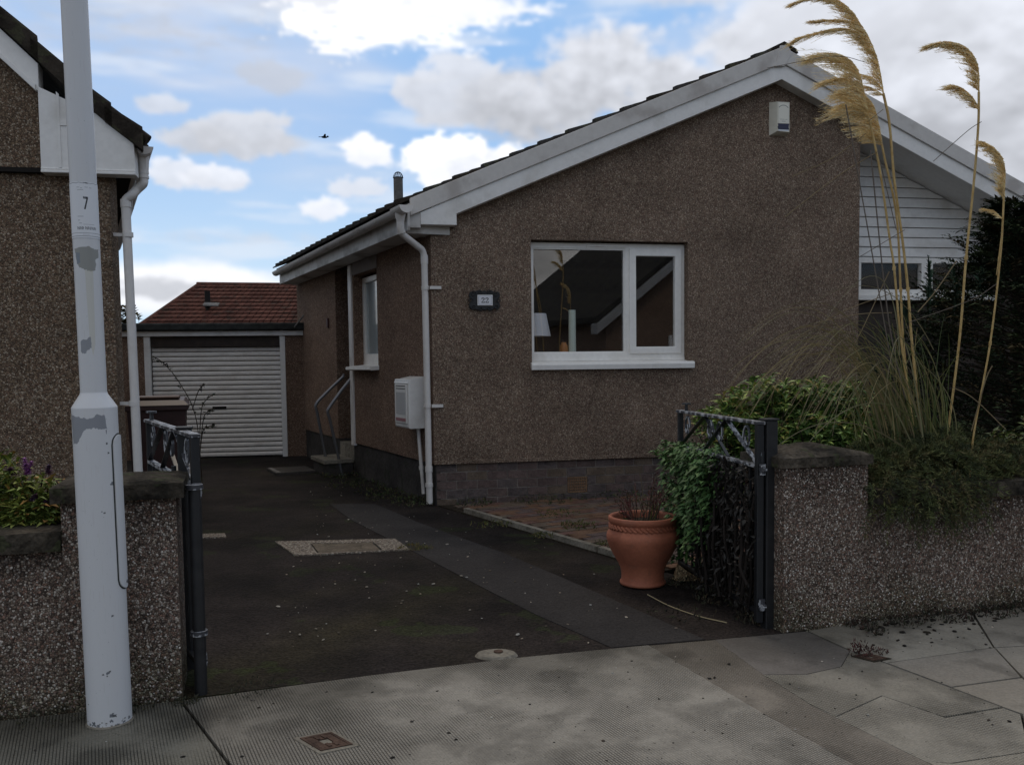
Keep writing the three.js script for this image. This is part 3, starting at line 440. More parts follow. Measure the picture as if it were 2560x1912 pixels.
  // body: back wall, floor, ceiling, so that rooms stay dark
  part('room_lining', [gbx(0.3, 4.9, 0.30, 0.40, -5, -0.27), gbx(0.2, 4.74, 2.96, 3.0, -2.3, -0.28), gbx(4.741, 7.6, 2.96, 3.0, -2.3, -0.68), gbx(-0.4, 6.3, 2.96, 3.0, -5.4, -2.301), gbx(-1.3, 6.0, 0, 2.5, -6.3, -6.2), gbx(0.25, 4.6, 0.4, 2.96, -3.2, -3.15), gbx(4.6, 4.7, 0.4, 2.96, -3.2, -0.27), gbx(-0.7, 6.4, 0.0, 2.95, -4.2, -4.1)], M.interior, H);
  part('room_lining', gbx(5.0, 7.14, 2.22, 2.69, -0.68, -0.62), M.dark, H);  // added dark panel right behind the bay panes so they look unlit
  // roof: deck and single tiles on the left slope, plain slope on the far side
  const RP = (a, b, h) => V3(0, YA - mL * (APEX - a) + h, 0).addScaledVector(U, a).addScaledVector(Vd, b);
  const RR = (a, b, h) => V3(0, YA - mR * (a - APEX) + h, 0).addScaledVector(U, a).addScaledVector(Vd, b);
  const b0 = -0.115, b1 = 6.45;
  const roof = part('roof', [hexa([RP(-0.33, b0, -0.10), RP(APEX, b0, -0.10), RP(APEX, b1, -0.10), RP(-0.33, b1, -0.10), RP(-0.33, b0, -0.012), RP(APEX, b0, -0.012), RP(APEX, b1, -0.012), RP(-0.33, b1, -0.012)]), hexa([RR(APEX, b0, -0.10), RR(8.15, b0, -0.10), RR(8.15, b1, -0.10), RR(APEX, b1, -0.10), RR(APEX, b0, -0.004), RR(8.15, b0, -0.004), RR(8.15, b1, -0.004), RR(APEX, b1, -0.004)])], M.tile, H);
  seed(307); const rows = 14, colsN = 21, da = (APEX + 0.37) / rows, db = (b1 - b0) / colsN;
  for (let r = 0; r < rows; r++) for (let c = 0; c < colsN; c++) {
    const a0 = -0.37 + r * da - 0.02, a1 = a0 + da + 0.03, x0 = b0 + c * db, x1 = x0 + db - 0.004, e = rnd() * 0.008, lo = 0.048 + e, hi = 0.012 + e * 0.3, x2 = x0 + db * 0.30;
    part('roof_tile', [hexa([RP(a0, x0, lo - 0.032), RP(a1, x0, hi - 0.014), RP(a1, x1, hi - 0.014), RP(a0, x1, lo - 0.032), RP(a0, x0, lo - 0.012), RP(a1, x0, hi), RP(a1, x1, hi), RP(a0, x1, lo - 0.012)]), hexa([RP(a0, x0 + 0.002, lo - 0.03), RP(a1, x0 + 0.002, hi - 0.01), RP(a1, x2, hi - 0.01), RP(a0, x2, lo - 0.03), RP(a0, x0 + 0.012, lo + 0.022), RP(a1, x0 + 0.012, hi + 0.022), RP(a1, x2 - 0.012, hi + 0.022), RP(a0, x2 - 0.012, lo + 0.022)])], rnd() < 0.7 ? M.tile : M.tileBrown, roof, { off: rnd() * 5 });
  }
  const rg = V3().addScaledVector(U, APEX);
  for (let i = 0; i < 15; i++) { const x0 = b0 - 0.03 + i * 0.44, e = rnd() * 0.006; const P = (a, b, h) => V3(0, YA + h, 0).addScaledVector(U, APEX + a).addScaledVector(Vd, b); part('ridge_tile', [hexa([P(-0.17, x0, -0.045), P(0, x0, 0.02), P(0, x0 + 0.43, 0.02), P(-0.17, x0 + 0.43, -0.045), P(-0.15, x0, 0.0), P(0, x0, 0.075 + e), P(0, x0 + 0.43, 0.07), P(-0.15, x0 + 0.43, -0.005)]), hexa([P(0, x0, 0.02), P(0.17, x0, -0.045), P(0.17, x0 + 0.43, -0.045), P(0, x0 + 0.43, 0.02), P(0, x0, 0.075 + e), P(0.15, x0, 0.0), P(0.15, x0 + 0.43, -0.005), P(0, x0 + 0.43, 0.07)])], M.tileBrown, roof); }
  // soil vent with a wire balloon
  const vp = V3(-1.335, 0, -11.0).sub(HO), vent = part('vent_pipe', [rod([vp.x, 3.2, vp.z], [vp.x, 3.735, vp.z], 0.056, 0.056, 18)], M.cement, H);
  const cage = []; for (let i = 0; i < 6; i++) { const a = i * Math.PI / 6, pts = []; for (let k = 0; k <= 10; k++) { const t = Math.PI * k / 10; pts.push([vp.x + Math.cos(t) * 0.058 * Math.cos(a), 3.735 + Math.sin(t) * 0.075, vp.z + Math.cos(t) * 0.058 * Math.sin(a)]); } cage.push(tube(pts, 0.0035, 5, 16)); }
  cage.push(tube([[0.058, 0], [0, 0.058], [-0.058, 0], [0, -0.058]].map(p => [vp.x + p[0], 3.74, vp.z + p[1]]), 0.006, 6, 24, 0.5, true));
  part('wire_balloon', cage, M.dark, vent);
}

// ------------------------------------------------------------------ the neighbour's house on the left (a runs left from its corner, s goes back)
const neighbour = thing('neighbour_house', 'brown roughcast house at the left edge, steep roof and white boxed eaves', 'house', [-3.06, 0, -7.0]);
{
  const H = neighbour, np = (a, y, n = 0) => gp(-a, y, n), nG = (a0, a1, y0, y1, n0, n1) => gbx(-a1, -a0, y0, y1, n0, n1), ns = (s, y, off) => sp(s, y, -off);
  const roofY = (a) => a < 0.05 ? 3.525 - 0.78 * (0.05 - a) : 3.525 + 0.97 * (a - 0.05);     // upper edge of the tiles
  const AP = 3.0, rw = (pts) => pts.map(p => [-p[0], p[1]]).reverse();
  part('wall', inG(ext(rw([[0, -0.1], [6, -0.1], [6, 3.05], [0, 3.05]]), -0.25, 0)), M.roughcastN, H);
  part('wall', inG(ext(rw([[0.44, 3.0], [6, 3.0], [6, 3.5], [AP, roofY(AP) - 0.3], [0.44, roofY(0.44) - 0.3]]), -0.2, 0.06)), M.roughcastN, H, { label: 'upper gable wall standing proud of the wall below' });
  part('painted_shadow_line', nG(0.445, 6, 2.965, 2.998, 0.002, 0.062), M.dark, H);  // dark strip painting the shadow below the overhanging gable wall
  part('wall', [sbx(0.0, 6, -0.1, 3.05, 0.0, 0.22)].map(g => g), M.roughcastN, H);
  part('wall', [nG(5.8, 6, -0.1, 3.04, -5.88, -0.25), nG(1.45, 5.9, -0.1, 3.05, -6, -5.9)], M.roughcastN, H);
  // white boarding of the eaves
  const bx1 = part('eaves_box', inG(ext(rw([[-0.21, 2.975], [0.44, 2.975], [0.44, roofY(0.44) - 0.33], [0.05, roofY(0.05) - 0.13], [-0.205, roofY(-0.205) - 0.125]]), 0.0, 0.125, [], 0.004)), M.white, H);
  part('cover_strip', inG(ext(rw([[0.30, 2.99], [0.318, 2.99], [0.318, roofY(0.318) - 0.24], [0.30, roofY(0.30) - 0.24]]), 0.124, 0.134)), M.white, bx1);
  part('cover_strip', inG(ext(rw([[0.10, 3.30], [0.30, 3.30], [0.30, 3.33], [0.10, 3.33]]), 0.124, 0.132)), M.white, bx1);
  part('base_moulding', [inG(rbx(-0.445, 0.215, 2.952, 2.974, 0.0, 0.137, 0.006)), inG(rbx(-0.445, 0.215, 2.975, 2.990, 0.0, 0.131, 0.005))], M.white, bx1);
  part('bargeboard', inG(ext(rw([[0.44, roofY(0.44) - 0.36], [AP, roofY(AP) - 0.36], [AP, roofY(AP) - 0.16], [0.44, roofY(0.44) - 0.16]]), 0.0, 0.118, [], 0.004)), M.white, H);
  part('bargeboard', inG(ext(rw([[0.46, roofY(0.46) - 0.37], [AP, roofY(AP) - 0.37], [AP, roofY(AP) - 0.335], [0.46, roofY(0.46) - 0.335]]), 0.02, 0.14, [], 0.006)), M.white, H);
  // roof: courses whose verge ends show as thick dark steps
  const RP = (a, b, h) => V3(0, roofY(a - 0.036) + h, 0).addScaledVector(U, -a).addScaledVector(Vd, b);
  const RQ = (a, b, h) => V3(0, roofY(2 * AP - a) + h, 0).addScaledVector(U, -a).addScaledVector(Vd, b);
  const roof = part('roof', [hexa([RP(AP, -0.1, -0.12), RP(0.11, -0.1, -0.12), RP(0.11, 6, -0.12), RP(AP, 6, -0.12), RP(AP, -0.1, -0.03), RP(0.11, -0.1, -0.03), RP(0.11, 6, -0.03), RP(AP, 6, -0.03)]), hexa([RP(0.11, -0.1, -0.12), RP(-0.20, -0.1, -0.12), RP(-0.20, 6, -0.12), RP(0.11, 6, -0.12), RP(0.11, -0.1, -0.03), RP(-0.20, -0.1, -0.03), RP(-0.20, 6, -0.03), RP(0.11, 6, -0.03)]), hexa([RQ(6.2, -0.1, -0.12), RQ(AP, -0.1, -0.12), RQ(AP, 6, -0.12), RQ(6.2, 6, -0.12), RQ(6.2, -0.1, -0.0), RQ(AP, -0.1, -0.0), RQ(AP, 6, -0.0), RQ(6.2, 6, -0.0)])], M.tileBrown, H);
  seed(401); const b0 = -0.155, db = 0.31, cut = [-0.245, -0.03, 0.20, 0.46, 0.72, 0.98, 1.24, 1.5, 1.76, 2.02, 2.28, 2.54, 2.8, 3.0];
  for (let r = 0; r < cut.length - 1; r++) for (let c = 0; c < 20; c++) {
    const a0 = cut[r], a1 = cut[r + 1] + 0.05, x0 = b0 + c * db, x1 = x0 + db - 0.006, e = rnd() * 0.012, lo = 0.015 + e, hi = -0.02, x2 = x0 + db * 0.45, vb = c === 0 ? -0.135 : -0.045;
    part('roof_tile', [hexa([RP(a1, x0, vb), RP(a0, x0, vb + 0.0), RP(a0, x1, vb), RP(a1, x1, vb), RP(a1, x0, hi), RP(a0, x0, lo), RP(a0, x1, lo), RP(a1, x1, hi)]), hexa([RP(a1, x0 + 0.003, hi - 0.02), RP(a0, x0 + 0.003, lo - 0.02), RP(a0, x2, lo - 0.02), RP(a1, x2, hi - 0.02), RP(a1, x0 + 0.03, hi + 0.03), RP(a0, x0 + 0.03, lo + 0.03), RP(a0, x2 - 0.03, lo + 0.03), RP(a1, x2 - 0.03, hi + 0.03)])], M.tileBrown, roof, { off: rnd() * 5 });
  }
  for (let c = 0; c < 20; c++) { const x0 = b0 + c * db; part('roof_tile', rod(RP(0.06, x0 + 0.1, -0.01), RP(-0.285, x0 + 0.1, -0.008), 0.045, 0.045, 10), M.tileBrown, roof); }
  // gutter, its stop end, the swan neck and downpipe
  const gc = 0.253, gy = 3.185;
  part('fascia', sbx(0.0, 6, 3.0, 3.2, -0.19, -0.168), M.pipe, H);
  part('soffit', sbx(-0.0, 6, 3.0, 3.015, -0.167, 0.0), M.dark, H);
  const gut = part('gutter', [halfPipe(ns(-0.13, gy, gc), ns(6, gy - 0.02, gc), 0.062), halfDisc(ns(-0.13, gy, gc), 0.062, Vd.clone().negate())], M.pipe, H);
  for (const s of [0.9, 1.8, 2.7, 3.6, 4.5]) part('gutter_bracket', halfPipe(ns(s, gy, gc), ns(s + 0.04, gy, gc), 0.067), M.pipe, gut);
  const c0 = ns(0.0, 0, 0.245), c1 = ns(0.03, 0, 0.112);
  const dp = part('downpipe', [rod([c0.x, 3.15, c0.z], [c0.x, 2.98, c0.z], 0.05, 0.036, 14), tube([[c0.x, 3.04, c0.z], [c0.x, 2.95, c0.z], [c0.x - 0.005, 2.925, c0.z], [c0.x - 0.05, 2.885, c0.z], [c1.x + 0.05, 2.835, c1.z], [c1.x + 0.006, 2.80, c1.z], [c1.x, 2.77, c1.z], [c1.x, 2.65, c1.z]], 0.035, 14, 48), rod([c1.x, 2.70, c1.z], [c1.x + 0.025, 0.0, c1.z], 0.034, 0.034, 16)], M.pipe, H);
  for (const y of [3.0, 2.965]) part('pipe_collar', rod([c0.x, y, c0.z], [c0.x, y + 0.02, c0.z], 0.041, 0.041, 14), M.pipe, dp);
  part('pipe_collar', rod([c1.x, 2.80, c1.z], [c1.x, 2.74, c1.z], 0.0405, 0.0405, 14), M.pipe, dp);
  for (const y of [2.53, 1.22]) part('pipe_bracket', [rod([c1.x + 0.008, y - 0.018, c1.z], [c1.x + 0.008, y + 0.018, c1.z], 0.040, 0.040, 14), bar([c1.x, y, c1.z - 0.02], [c1.x - 0.11, y + 0.004, c1.z + 0.0], 0.022, 0.026)], M.pipe, dp);
  part('cable', tube([ns(0.25, 2.99, 0.2), ns(0.2, 2.75, 0.16), ns(0.15, 2.56, 0.135)], 0.0035, 5, 12), M.white, H);
}

// ------------------------------------------------------------------ garage at the end of the drive
const gth = 9 * Math.PI / 180;
const garage = thing('garage', 'flat-roofed garage with a white ribbed roller door at the end of the driveway', 'garage', [-3.75, 0, -15.03], gth);
{
  const H = garage;
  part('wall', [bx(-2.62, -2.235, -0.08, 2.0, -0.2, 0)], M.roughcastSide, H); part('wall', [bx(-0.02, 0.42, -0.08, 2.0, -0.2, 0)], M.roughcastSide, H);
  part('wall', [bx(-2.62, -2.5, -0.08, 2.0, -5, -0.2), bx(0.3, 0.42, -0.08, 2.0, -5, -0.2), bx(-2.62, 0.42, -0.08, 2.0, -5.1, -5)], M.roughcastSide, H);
  part('lintel', bx(-2.19, -0.075, 1.83, 2.0, -0.2, -0.03), M.darkTimber, H);
  const beam = part('beam', rbx(-2.66, 0.46, 2.004, 2.085, -0.05, 0.05, 0.006), M.white, H);
  for (const x of [-2.236, -0.022]) part('door_post', [rbx(x < -1 ? -2.235 : -0.09, x < -1 ? -2.14 : -0.005, -0.02, 2.003, -0.06, 0.022, 0.006)], M.white, H);
  part('post_cap', rbx(-0.08, -0.03, 2.07, 2.15, 0.03, 0.056, 0.006), M.white, H);
  part('roof', [bx(-2.72, 0.50, 2.15, 2.215, -5.2, 0.10), rbx(-2.72, 0.50, 2.09, 2.21, 0.03, 0.13, 0.03)], M.felt, H);
  part('pipe', rod([0.16, 2.13, 0.14], [0.32, 2.33, 0.13], 0.012, 0.012, 8), M.cement, H);
  // roller door: ribbed laths
  const D = part('roller_door', bx(-2.138, -0.092, 0, 1.83, -0.14, -0.12), M.dark, H);
  const n = 23, hh = 1.825 / n;
  const prof = ext([[0, 0.003], [0.022, 0.010], [0.030, 0.024], [0.030, 0.052], [0.022, 0.066], [0, 0.074]], -1.02, 1.02); prof.applyMatrix4(new THREE.Matrix4().makeBasis(V3(0, 0, 1), V3(0, 1, 0), V3(-1, 0, 0)));
  for (let i = 0; i < n; i++) { const g = prof.clone(); g.translate(-1.115, 0.004 + i * hh, -0.119); part('slat', g, M.slat, D, { off: i * 0.37 }); }
  part('handle', [bx(-1.21, -0.99, 0.806, 0.846, -0.1, -0.08)], M.dark, D);
}

// ------------------------------------------------------------------ house with the red hipped roof behind the garage
{
  const H = thing('red_roofed_house', 'distant bungalow with a red-brown tiled hipped roof rising behind the garage', 'house', [-13.4, 0, -31.5]);
  const fl = V3(0, 2.62, 0), fr = V3(14, 2.62, -1.0), rl = V3(1.42, 4.66, -3.5), rrp = V3(12.6, 4.5, -4.3), kl = V3(0.5, 2.62, -7.4), kr = V3(14.5, 2.62, -8.2);
  part('wall', [hexa([[0.4, -0.1, -0.4], [13.7, -0.1, -1.4], [14, -0.1, -7.8], [0.8, -0.1, -7], [0.4, 2.6, -0.4], [13.7, 2.6, -1.4], [14, 2.6, -7.8], [0.8, 2.6, -7]])], M.roughcastSide, H);
  const roof = part('roof', hexa([fl, fr, kr, kl, rl, rrp, rrp.clone().add(V3(0.02, 0, -0.05)), rl.clone().add(V3(0.02, 0, -0.05))]), M.tileRed, H);
  // courses: every row of tiles is a stepped strip with rounded tile ends
  const rowsN = 13, strips = []; seed(501);
  for (let r = 0; r < rowsN; r++) {
    const t0 = r / rowsN, t1 = (r + 1) / rowsN, A0 = fl.clone().lerp(rl, t0), B0 = fr.clone().lerp(rrp, t0), A1 = fl.clone().lerp(rl, t1), B1 = fr.clone().lerp(rrp, t1); const up = V3(0, 0.075, 0.02), up1 = V3(0, 0.02, 0.005);
    const n = 54; for (let i = 0; i < n; i++) { const u0 = i / n, u1 = (i + 0.86) / n, e = rnd() * 0.012; const p = (q, w, u) => q.clone().lerp(w, u); strips.push(hexa([p(A0, B0, u0), p(A0, B0, u1), p(A1, B1, u1), p(A1, B1, u0), p(A0, B0, u0).add(up).add(V3(0, e, 0)), p(A0, B0, u1).add(up).add(V3(0, e, 0)), p(A1, B1, u1).add(up1), p(A1, B1, u0).add(up1)])); }
  }
  part('roof_tiles', strips, M.tileRed, roof, { kind: 'stuff' });
  part('ridge', rod(rl.clone().add(V3(-0.1, 0.0, 0)), rrp, 0.11, 0.11, 8), M.tileRed, roof); part('hip', rod(fl, rl, 0.10, 0.10, 8), M.tileRed, roof);
  part('vent_pipe', [rod([2.28, 3.2, -1.8], [2.28, 4.28, -1.8], 0.10, 0.10, 10)], M.dark, H);
  part('flashing', hexa([[2.2, 3.72, -1.5], [2.75, 3.70, -1.52], [2.75, 3.80, -1.7], [2.2, 3.82, -1.68], [2.2, 3.76, -1.5], [2.75, 3.74, -1.52], [2.75, 3.84, -1.7], [2.2, 3.86, -1.68]]), M.cement, H);
}
// ------------------------------------------------------------------ slice of the next garden in the gap on the far left
{
  const F = thing('garden_fence', 'dark brown boarded fence in the gap left of the garage', 'fence', [-7.7, 0, -15.4]);
  for (let i = 0; i < 7; i++) part('fence_board', bx(-0.9, 1.0, 0.02 + i * 0.2, 0.195 + i * 0.2, -0.02 + (i % 2) * 0.015, 0.0 + (i % 2) * 0.015), M.darkTimber, F);
  for (const x of [-0.9, 0.98]) part('post', bx(x, x + 0.09, -0.09, 1.55, -0.11, -0.021), M.darkTimber, F);
  const S = thing('garden_shed', 'small grey shed seen in the gap behind the white downpipe', 'shed', [-9.2, 0, -19.5]);
  part('wall', bx(-1, 1.0, -0.09, 2.2, -1.5, 0), M.cement, S); part('roof', hexa([[-1.15, 2.2, 0.15], [1.15, 2.2, 0.15], [1.15, 2.2, -1.65], [-1.15, 2.2, -1.65], [-1.15, 2.28, 0.15], [1.15, 2.28, 0.15], [1.15, 2.5, -1.65], [-1.15, 2.5, -1.65]]), M.felt, S);
}
// ------------------------------------------------------------------ house across the street: what the front window mirrors
{
  // gable corner and directions (mirror of what one sees in the pane)
  const mir = (p) => { const d = (p.x - HO.x) * N.x + (p.z - HO.z) * N.z + 0.13; return V3(p.x - 2 * d * N.x, p.y, p.z - 2 * d * N.z); };
  const A = mir(V3(2.34, 0, -24)), B = mir(V3(2.34 + 8, 0, -24.8)), K = mir(V3(-1.2, 0, -30)); const gx = B.clone().sub(A).normalize(), kx = K.clone().sub(A).normalize();
  const H = thing('opposite_house', 'roughcast house across the street, mirrored in the front window', 'house', [A.x, 0, A.z]);
  const P = (a, y, k) => V3(0, y, 0).addScaledVector(gx, a).addScaledVector(kx, k), R = (a, h) => 2.75 + 0.82 * Math.min(a, 8 - a) + h;
  part('wall', [hexa([P(0.3, -0.1, 0.2), P(7.7, -0.1, 0.2), P(7.7, -0.1, 5.4), P(0.3, -0.1, 5.4), P(0.3, 2.7, 0.2), P(7.7, 2.7, 0.2), P(7.7, 2.7, 5.4), P(0.3, 2.7, 5.4)]), hexa([P(0.3, 2.7, 0.2), P(7.7, 2.7, 0.2), P(7.7, 2.7, 5.4), P(0.3, 2.7, 5.4), P(3.95, R(4, -0.3), 0.2), P(4.05, R(4, -0.3), 0.2), P(4.05, R(4, -0.3), 5.4), P(3.95, R(4, -0.3), 5.4)])], M.roughcastSide, H);
  part('roof', [hexa([P(-0.1, R(0, -0.2), -0.05), P(4, R(4, -0.15), -0.05), P(4, R(4, -0.15), 5.7), P(-0.1, R(0, -0.2), 5.7), P(-0.1, R(0, -0.05), -0.05), P(4, R(4, 0), -0.05), P(4, R(4, 0), 5.7), P(-0.1, R(0, -0.05), 5.7)]), hexa([P(8.1, R(8, -0.2), -0.05), P(4, R(4, -0.15), -0.05), P(4, R(4, -0.15), 5.7), P(8.1, R(8, -0.2), 5.7), P(8.1, R(8, -0.05), -0.05), P(4, R(4, 0), -0.05), P(4, R(4, 0), 5.7), P(8.1, R(8, -0.05), 5.7)])], M.tile, H);
  const bb = (a0, a1) => hexa([P(a0, R(a0, -0.42), -0.09), P(a1, R(a1, -0.42), -0.09), P(a1, R(a1, -0.42), 0.19), P(a0, R(a0, -0.42), 0.19), P(a0, R(a0, -0.16), -0.09), P(a1, R(a1, -0.16), -0.09), P(a1, R(a1, -0.16), 0.19), P(a0, R(a0, -0.16), 0.19)]);
  const mB = std({ color: new THREE.Color().setRGB(0.36, 0.36, 0.36), roughness: 0.7 }); part('bargeboard', bb(-0.1, 4), mB, H); part('bargeboard', bb(8.1, 4), mB, H);
  const win = (a0, a1, y0, y1) => { const f = part('window', hexa([P(a0, y0, 0.15), P(a1, y0, 0.15), P(a1, y0, 0.19), P(a0, y0, 0.19), P(a0, y1, 0.15), P(a1, y1, 0.15), P(a1, y1, 0.19), P(a0, y1, 0.19)]), M.white, H); part('pane', hexa([P(a0 + 0.1, y0 + 0.1, 0.13), P(a1 - 0.1, y0 + 0.1, 0.13), P(a1 - 0.1, y0 + 0.1, 0.149), P(a0 + 0.1, y0 + 0.1, 0.149), P(a0 + 0.1, y1 - 0.1, 0.13), P(a1 - 0.1, y1 - 0.1, 0.13), P(a1 - 0.1, y1 - 0.1, 0.149), P(a0 + 0.1, y1 - 0.1, 0.149)]), M.dark, f); };
  win(2.0, 4.2, 0.9, 2.2); win(5.2, 6.6, 0.9, 2.2);
}

// ------------------------------------------------------------------ gate pillars and garden walls along the pavement
const sth = 16.5 * Math.PI / 180;
const pebbleGrime = std({ map: M.pebble.map, bumpMap: M.pebble.bumpMap, bumpScale: 0.006, roughness: 0.9, vertexColors: true });
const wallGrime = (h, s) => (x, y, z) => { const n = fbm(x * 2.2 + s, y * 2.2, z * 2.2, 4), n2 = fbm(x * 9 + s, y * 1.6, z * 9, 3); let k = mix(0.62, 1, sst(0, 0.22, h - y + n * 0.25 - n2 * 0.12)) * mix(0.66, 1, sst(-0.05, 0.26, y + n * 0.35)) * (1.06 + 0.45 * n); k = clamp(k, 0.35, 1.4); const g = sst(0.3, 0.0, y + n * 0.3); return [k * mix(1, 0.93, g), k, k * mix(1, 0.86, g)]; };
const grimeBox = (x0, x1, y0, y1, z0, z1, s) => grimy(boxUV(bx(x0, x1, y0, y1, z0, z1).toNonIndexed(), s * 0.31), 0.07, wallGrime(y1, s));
function scatterPebbles(parent, W, y0, y1, z, n, s) {                 // stones standing proud of the dash, too many to count
  seed(s); const g = new THREE.IcosahedronGeometry(1, 0), m = new THREE.InstancedMesh(g, std({ roughness: 0.8 }), n), d = new THREE.Object3D(), cols = [[0.24, 0.19, 0.155], [0.15, 0.115, 0.095], [0.36, 0.31, 0.26], [0.10, 0.08, 0.07], [0.20, 0.14, 0.12], [0.55, 0.51, 0.46]];
  for (let i = 0; i < n; i++) { d.position.set(rr(W[0], W[1]), rr(y0, y1), z - 0.001); const q = rr(0.0028, 0.0062); d.scale.set(q * rr(0.8, 1.5), q * rr(0.8, 1.3), q * 0.8); d.rotation.set(rnd() * 6, rnd() * 6, rnd() * 6); d.updateMatrix(); m.setMatrixAt(i, d.matrix); const c = pick(cols), k = rr(0.7, 1.25); m.setColorAt(i, new THREE.Color().setRGB(c[0] * k, c[1] * k, c[2] * k)); }
  m.name = 'pebble_dash'; m.userData.kind = 'stuff'; m.castShadow = m.receiveShadow = true; parent.add(m);
}
function weathered(g, s, amp, y0 = -9) { seed(s); if (g.index) g = g.toNonIndexed(); const p = g.attributes.position; for (let i = 0; i < p.count; i++) { const x = p.getX(i), y = p.getY(i), z = p.getZ(i); const f = fbm(x * 9 + s, y * 9, z * 9, 3) * amp; p.setXYZ(i, x + f, y + f * 0.8, z + f); } g.deleteAttribute('normal'); g.computeVertexNormals(); return g; }
function capStone(w, d, y, h, over, peak) {                            // weathered cap with a low hipped top
  const nx = 14, nz = 12, pos = [], W = w + over * 2, D = d + over * 2, P = (i, j) => { const x = -over + W * i / nx, z = over - D * j / nz; const e = Math.min(i / nx, 1 - i / nx, j / nz, 1 - j / nz) * 2; return V3(x, y + h - (e === 0 ? 0.008 : 0) + peak * Math.min(1, e * 1.15) + 0.006 * fbm(x * 11, z * 11, y, 3), z); };
  const quad = (a, b, c, e) => { for (const v of [a, b, c, a, c, e]) pos.push(v.x, v.y, v.z); };
  for (let i = 0; i < nx; i++) for (let j = 0; j < nz; j++) quad(P(i, j), P(i + 1, j), P(i + 1, j + 1), P(i, j + 1));
  const low = (v) => V3(v.x, y, v.z); for (let i = 0; i < nx; i++) { quad(low(P(i, 0)), low(P(i + 1, 0)), P(i + 1, 0), P(i, 0)); quad(low(P(i + 1, nz)), low(P(i, nz)), P(i, nz), P(i + 1, nz)); }
  for (let j = 0; j < nz; j++) { quad(low(P(0, j + 1)), low(P(0, j)), P(0, j), P(0, j + 1)); quad(low(P(nx, j)), low(P(nx, j + 1)), P(nx, j + 1), P(nx, j)); }
  quad(low(P(0, nz)), low(P(nx, nz)), low(P(nx, 0)), low(P(0, 0)));
  const g = new THREE.BufferGeometry(); g.setAttribute('position', new THREE.Float32BufferAttribute(pos, 3)); g.computeVertexNormals(); return g;
}
{
  // left pillar: local x runs along the street, front face at z = 0, its right front corner at x = 0
  let p = thing('gate_pillar', 'pebble-dashed gate pillar with a dark stone cap, half hidden by the lamp post', 'pillar', [-1.513, 0, -4.016], sth);
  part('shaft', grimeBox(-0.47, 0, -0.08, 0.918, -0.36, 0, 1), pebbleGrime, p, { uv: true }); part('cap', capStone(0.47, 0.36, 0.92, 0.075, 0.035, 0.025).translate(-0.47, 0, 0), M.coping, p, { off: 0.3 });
  scatterPebbles(p, [-0.47, -0.002], 0.0, 0.9, 0, 2600, 601);
  p = thing('gate_pillar', 'pale pebble-dashed gate pillar with a low peaked cap, right of the ivy-covered gate', 'pillar', [1.483, 0, -4.905], sth);
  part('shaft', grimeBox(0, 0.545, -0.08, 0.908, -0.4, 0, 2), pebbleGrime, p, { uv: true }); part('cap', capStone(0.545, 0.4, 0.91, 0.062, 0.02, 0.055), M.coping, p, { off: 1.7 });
  scatterPebbles(p, [0.002, 0.543], 0.0, 0.9, 0, 2800, 602);
  p = thing('garden_wall', 'low pebble-dashed garden wall with dark coping, behind the lamp post', 'wall', [-1.967, 0, -3.895], sth);
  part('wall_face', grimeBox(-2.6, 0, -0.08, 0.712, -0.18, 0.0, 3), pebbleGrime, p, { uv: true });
  for (let i = 0; i < 3; i++) part('coping_stone', weathered(new THREE.BoxGeometry(0.86, 0.086, 0.25, 24, 4, 8).translate(-0.43 - i * 0.87, 0.757, -0.085), 610 + i, 0.012), M.coping, p, { off: i * 0.7 });
  scatterPebbles(p, [-1.1, -0.002], 0.0, 0.7, 0, 3800, 603);
  p = thing('garden_wall', 'low pebble-dashed garden wall on the right, greenery spilling over its coping', 'wall', [2.007, 0, -5.06], sth);
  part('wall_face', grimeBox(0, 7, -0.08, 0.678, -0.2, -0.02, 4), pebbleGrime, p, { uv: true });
  for (let i = 0; i < 8; i++) part('coping_stone', weathered(new THREE.BoxGeometry(0.86, 0.088, 0.26, 24, 4, 8).translate(0.45 + i * 0.87, 0.722, -0.11), 620 + i, 0.012), M.coping, p, { off: i * 0.9 });
  scatterPebbles(p, [0.0, 1.6], 0.0, 0.66, -0.02, 3600, 604);
}

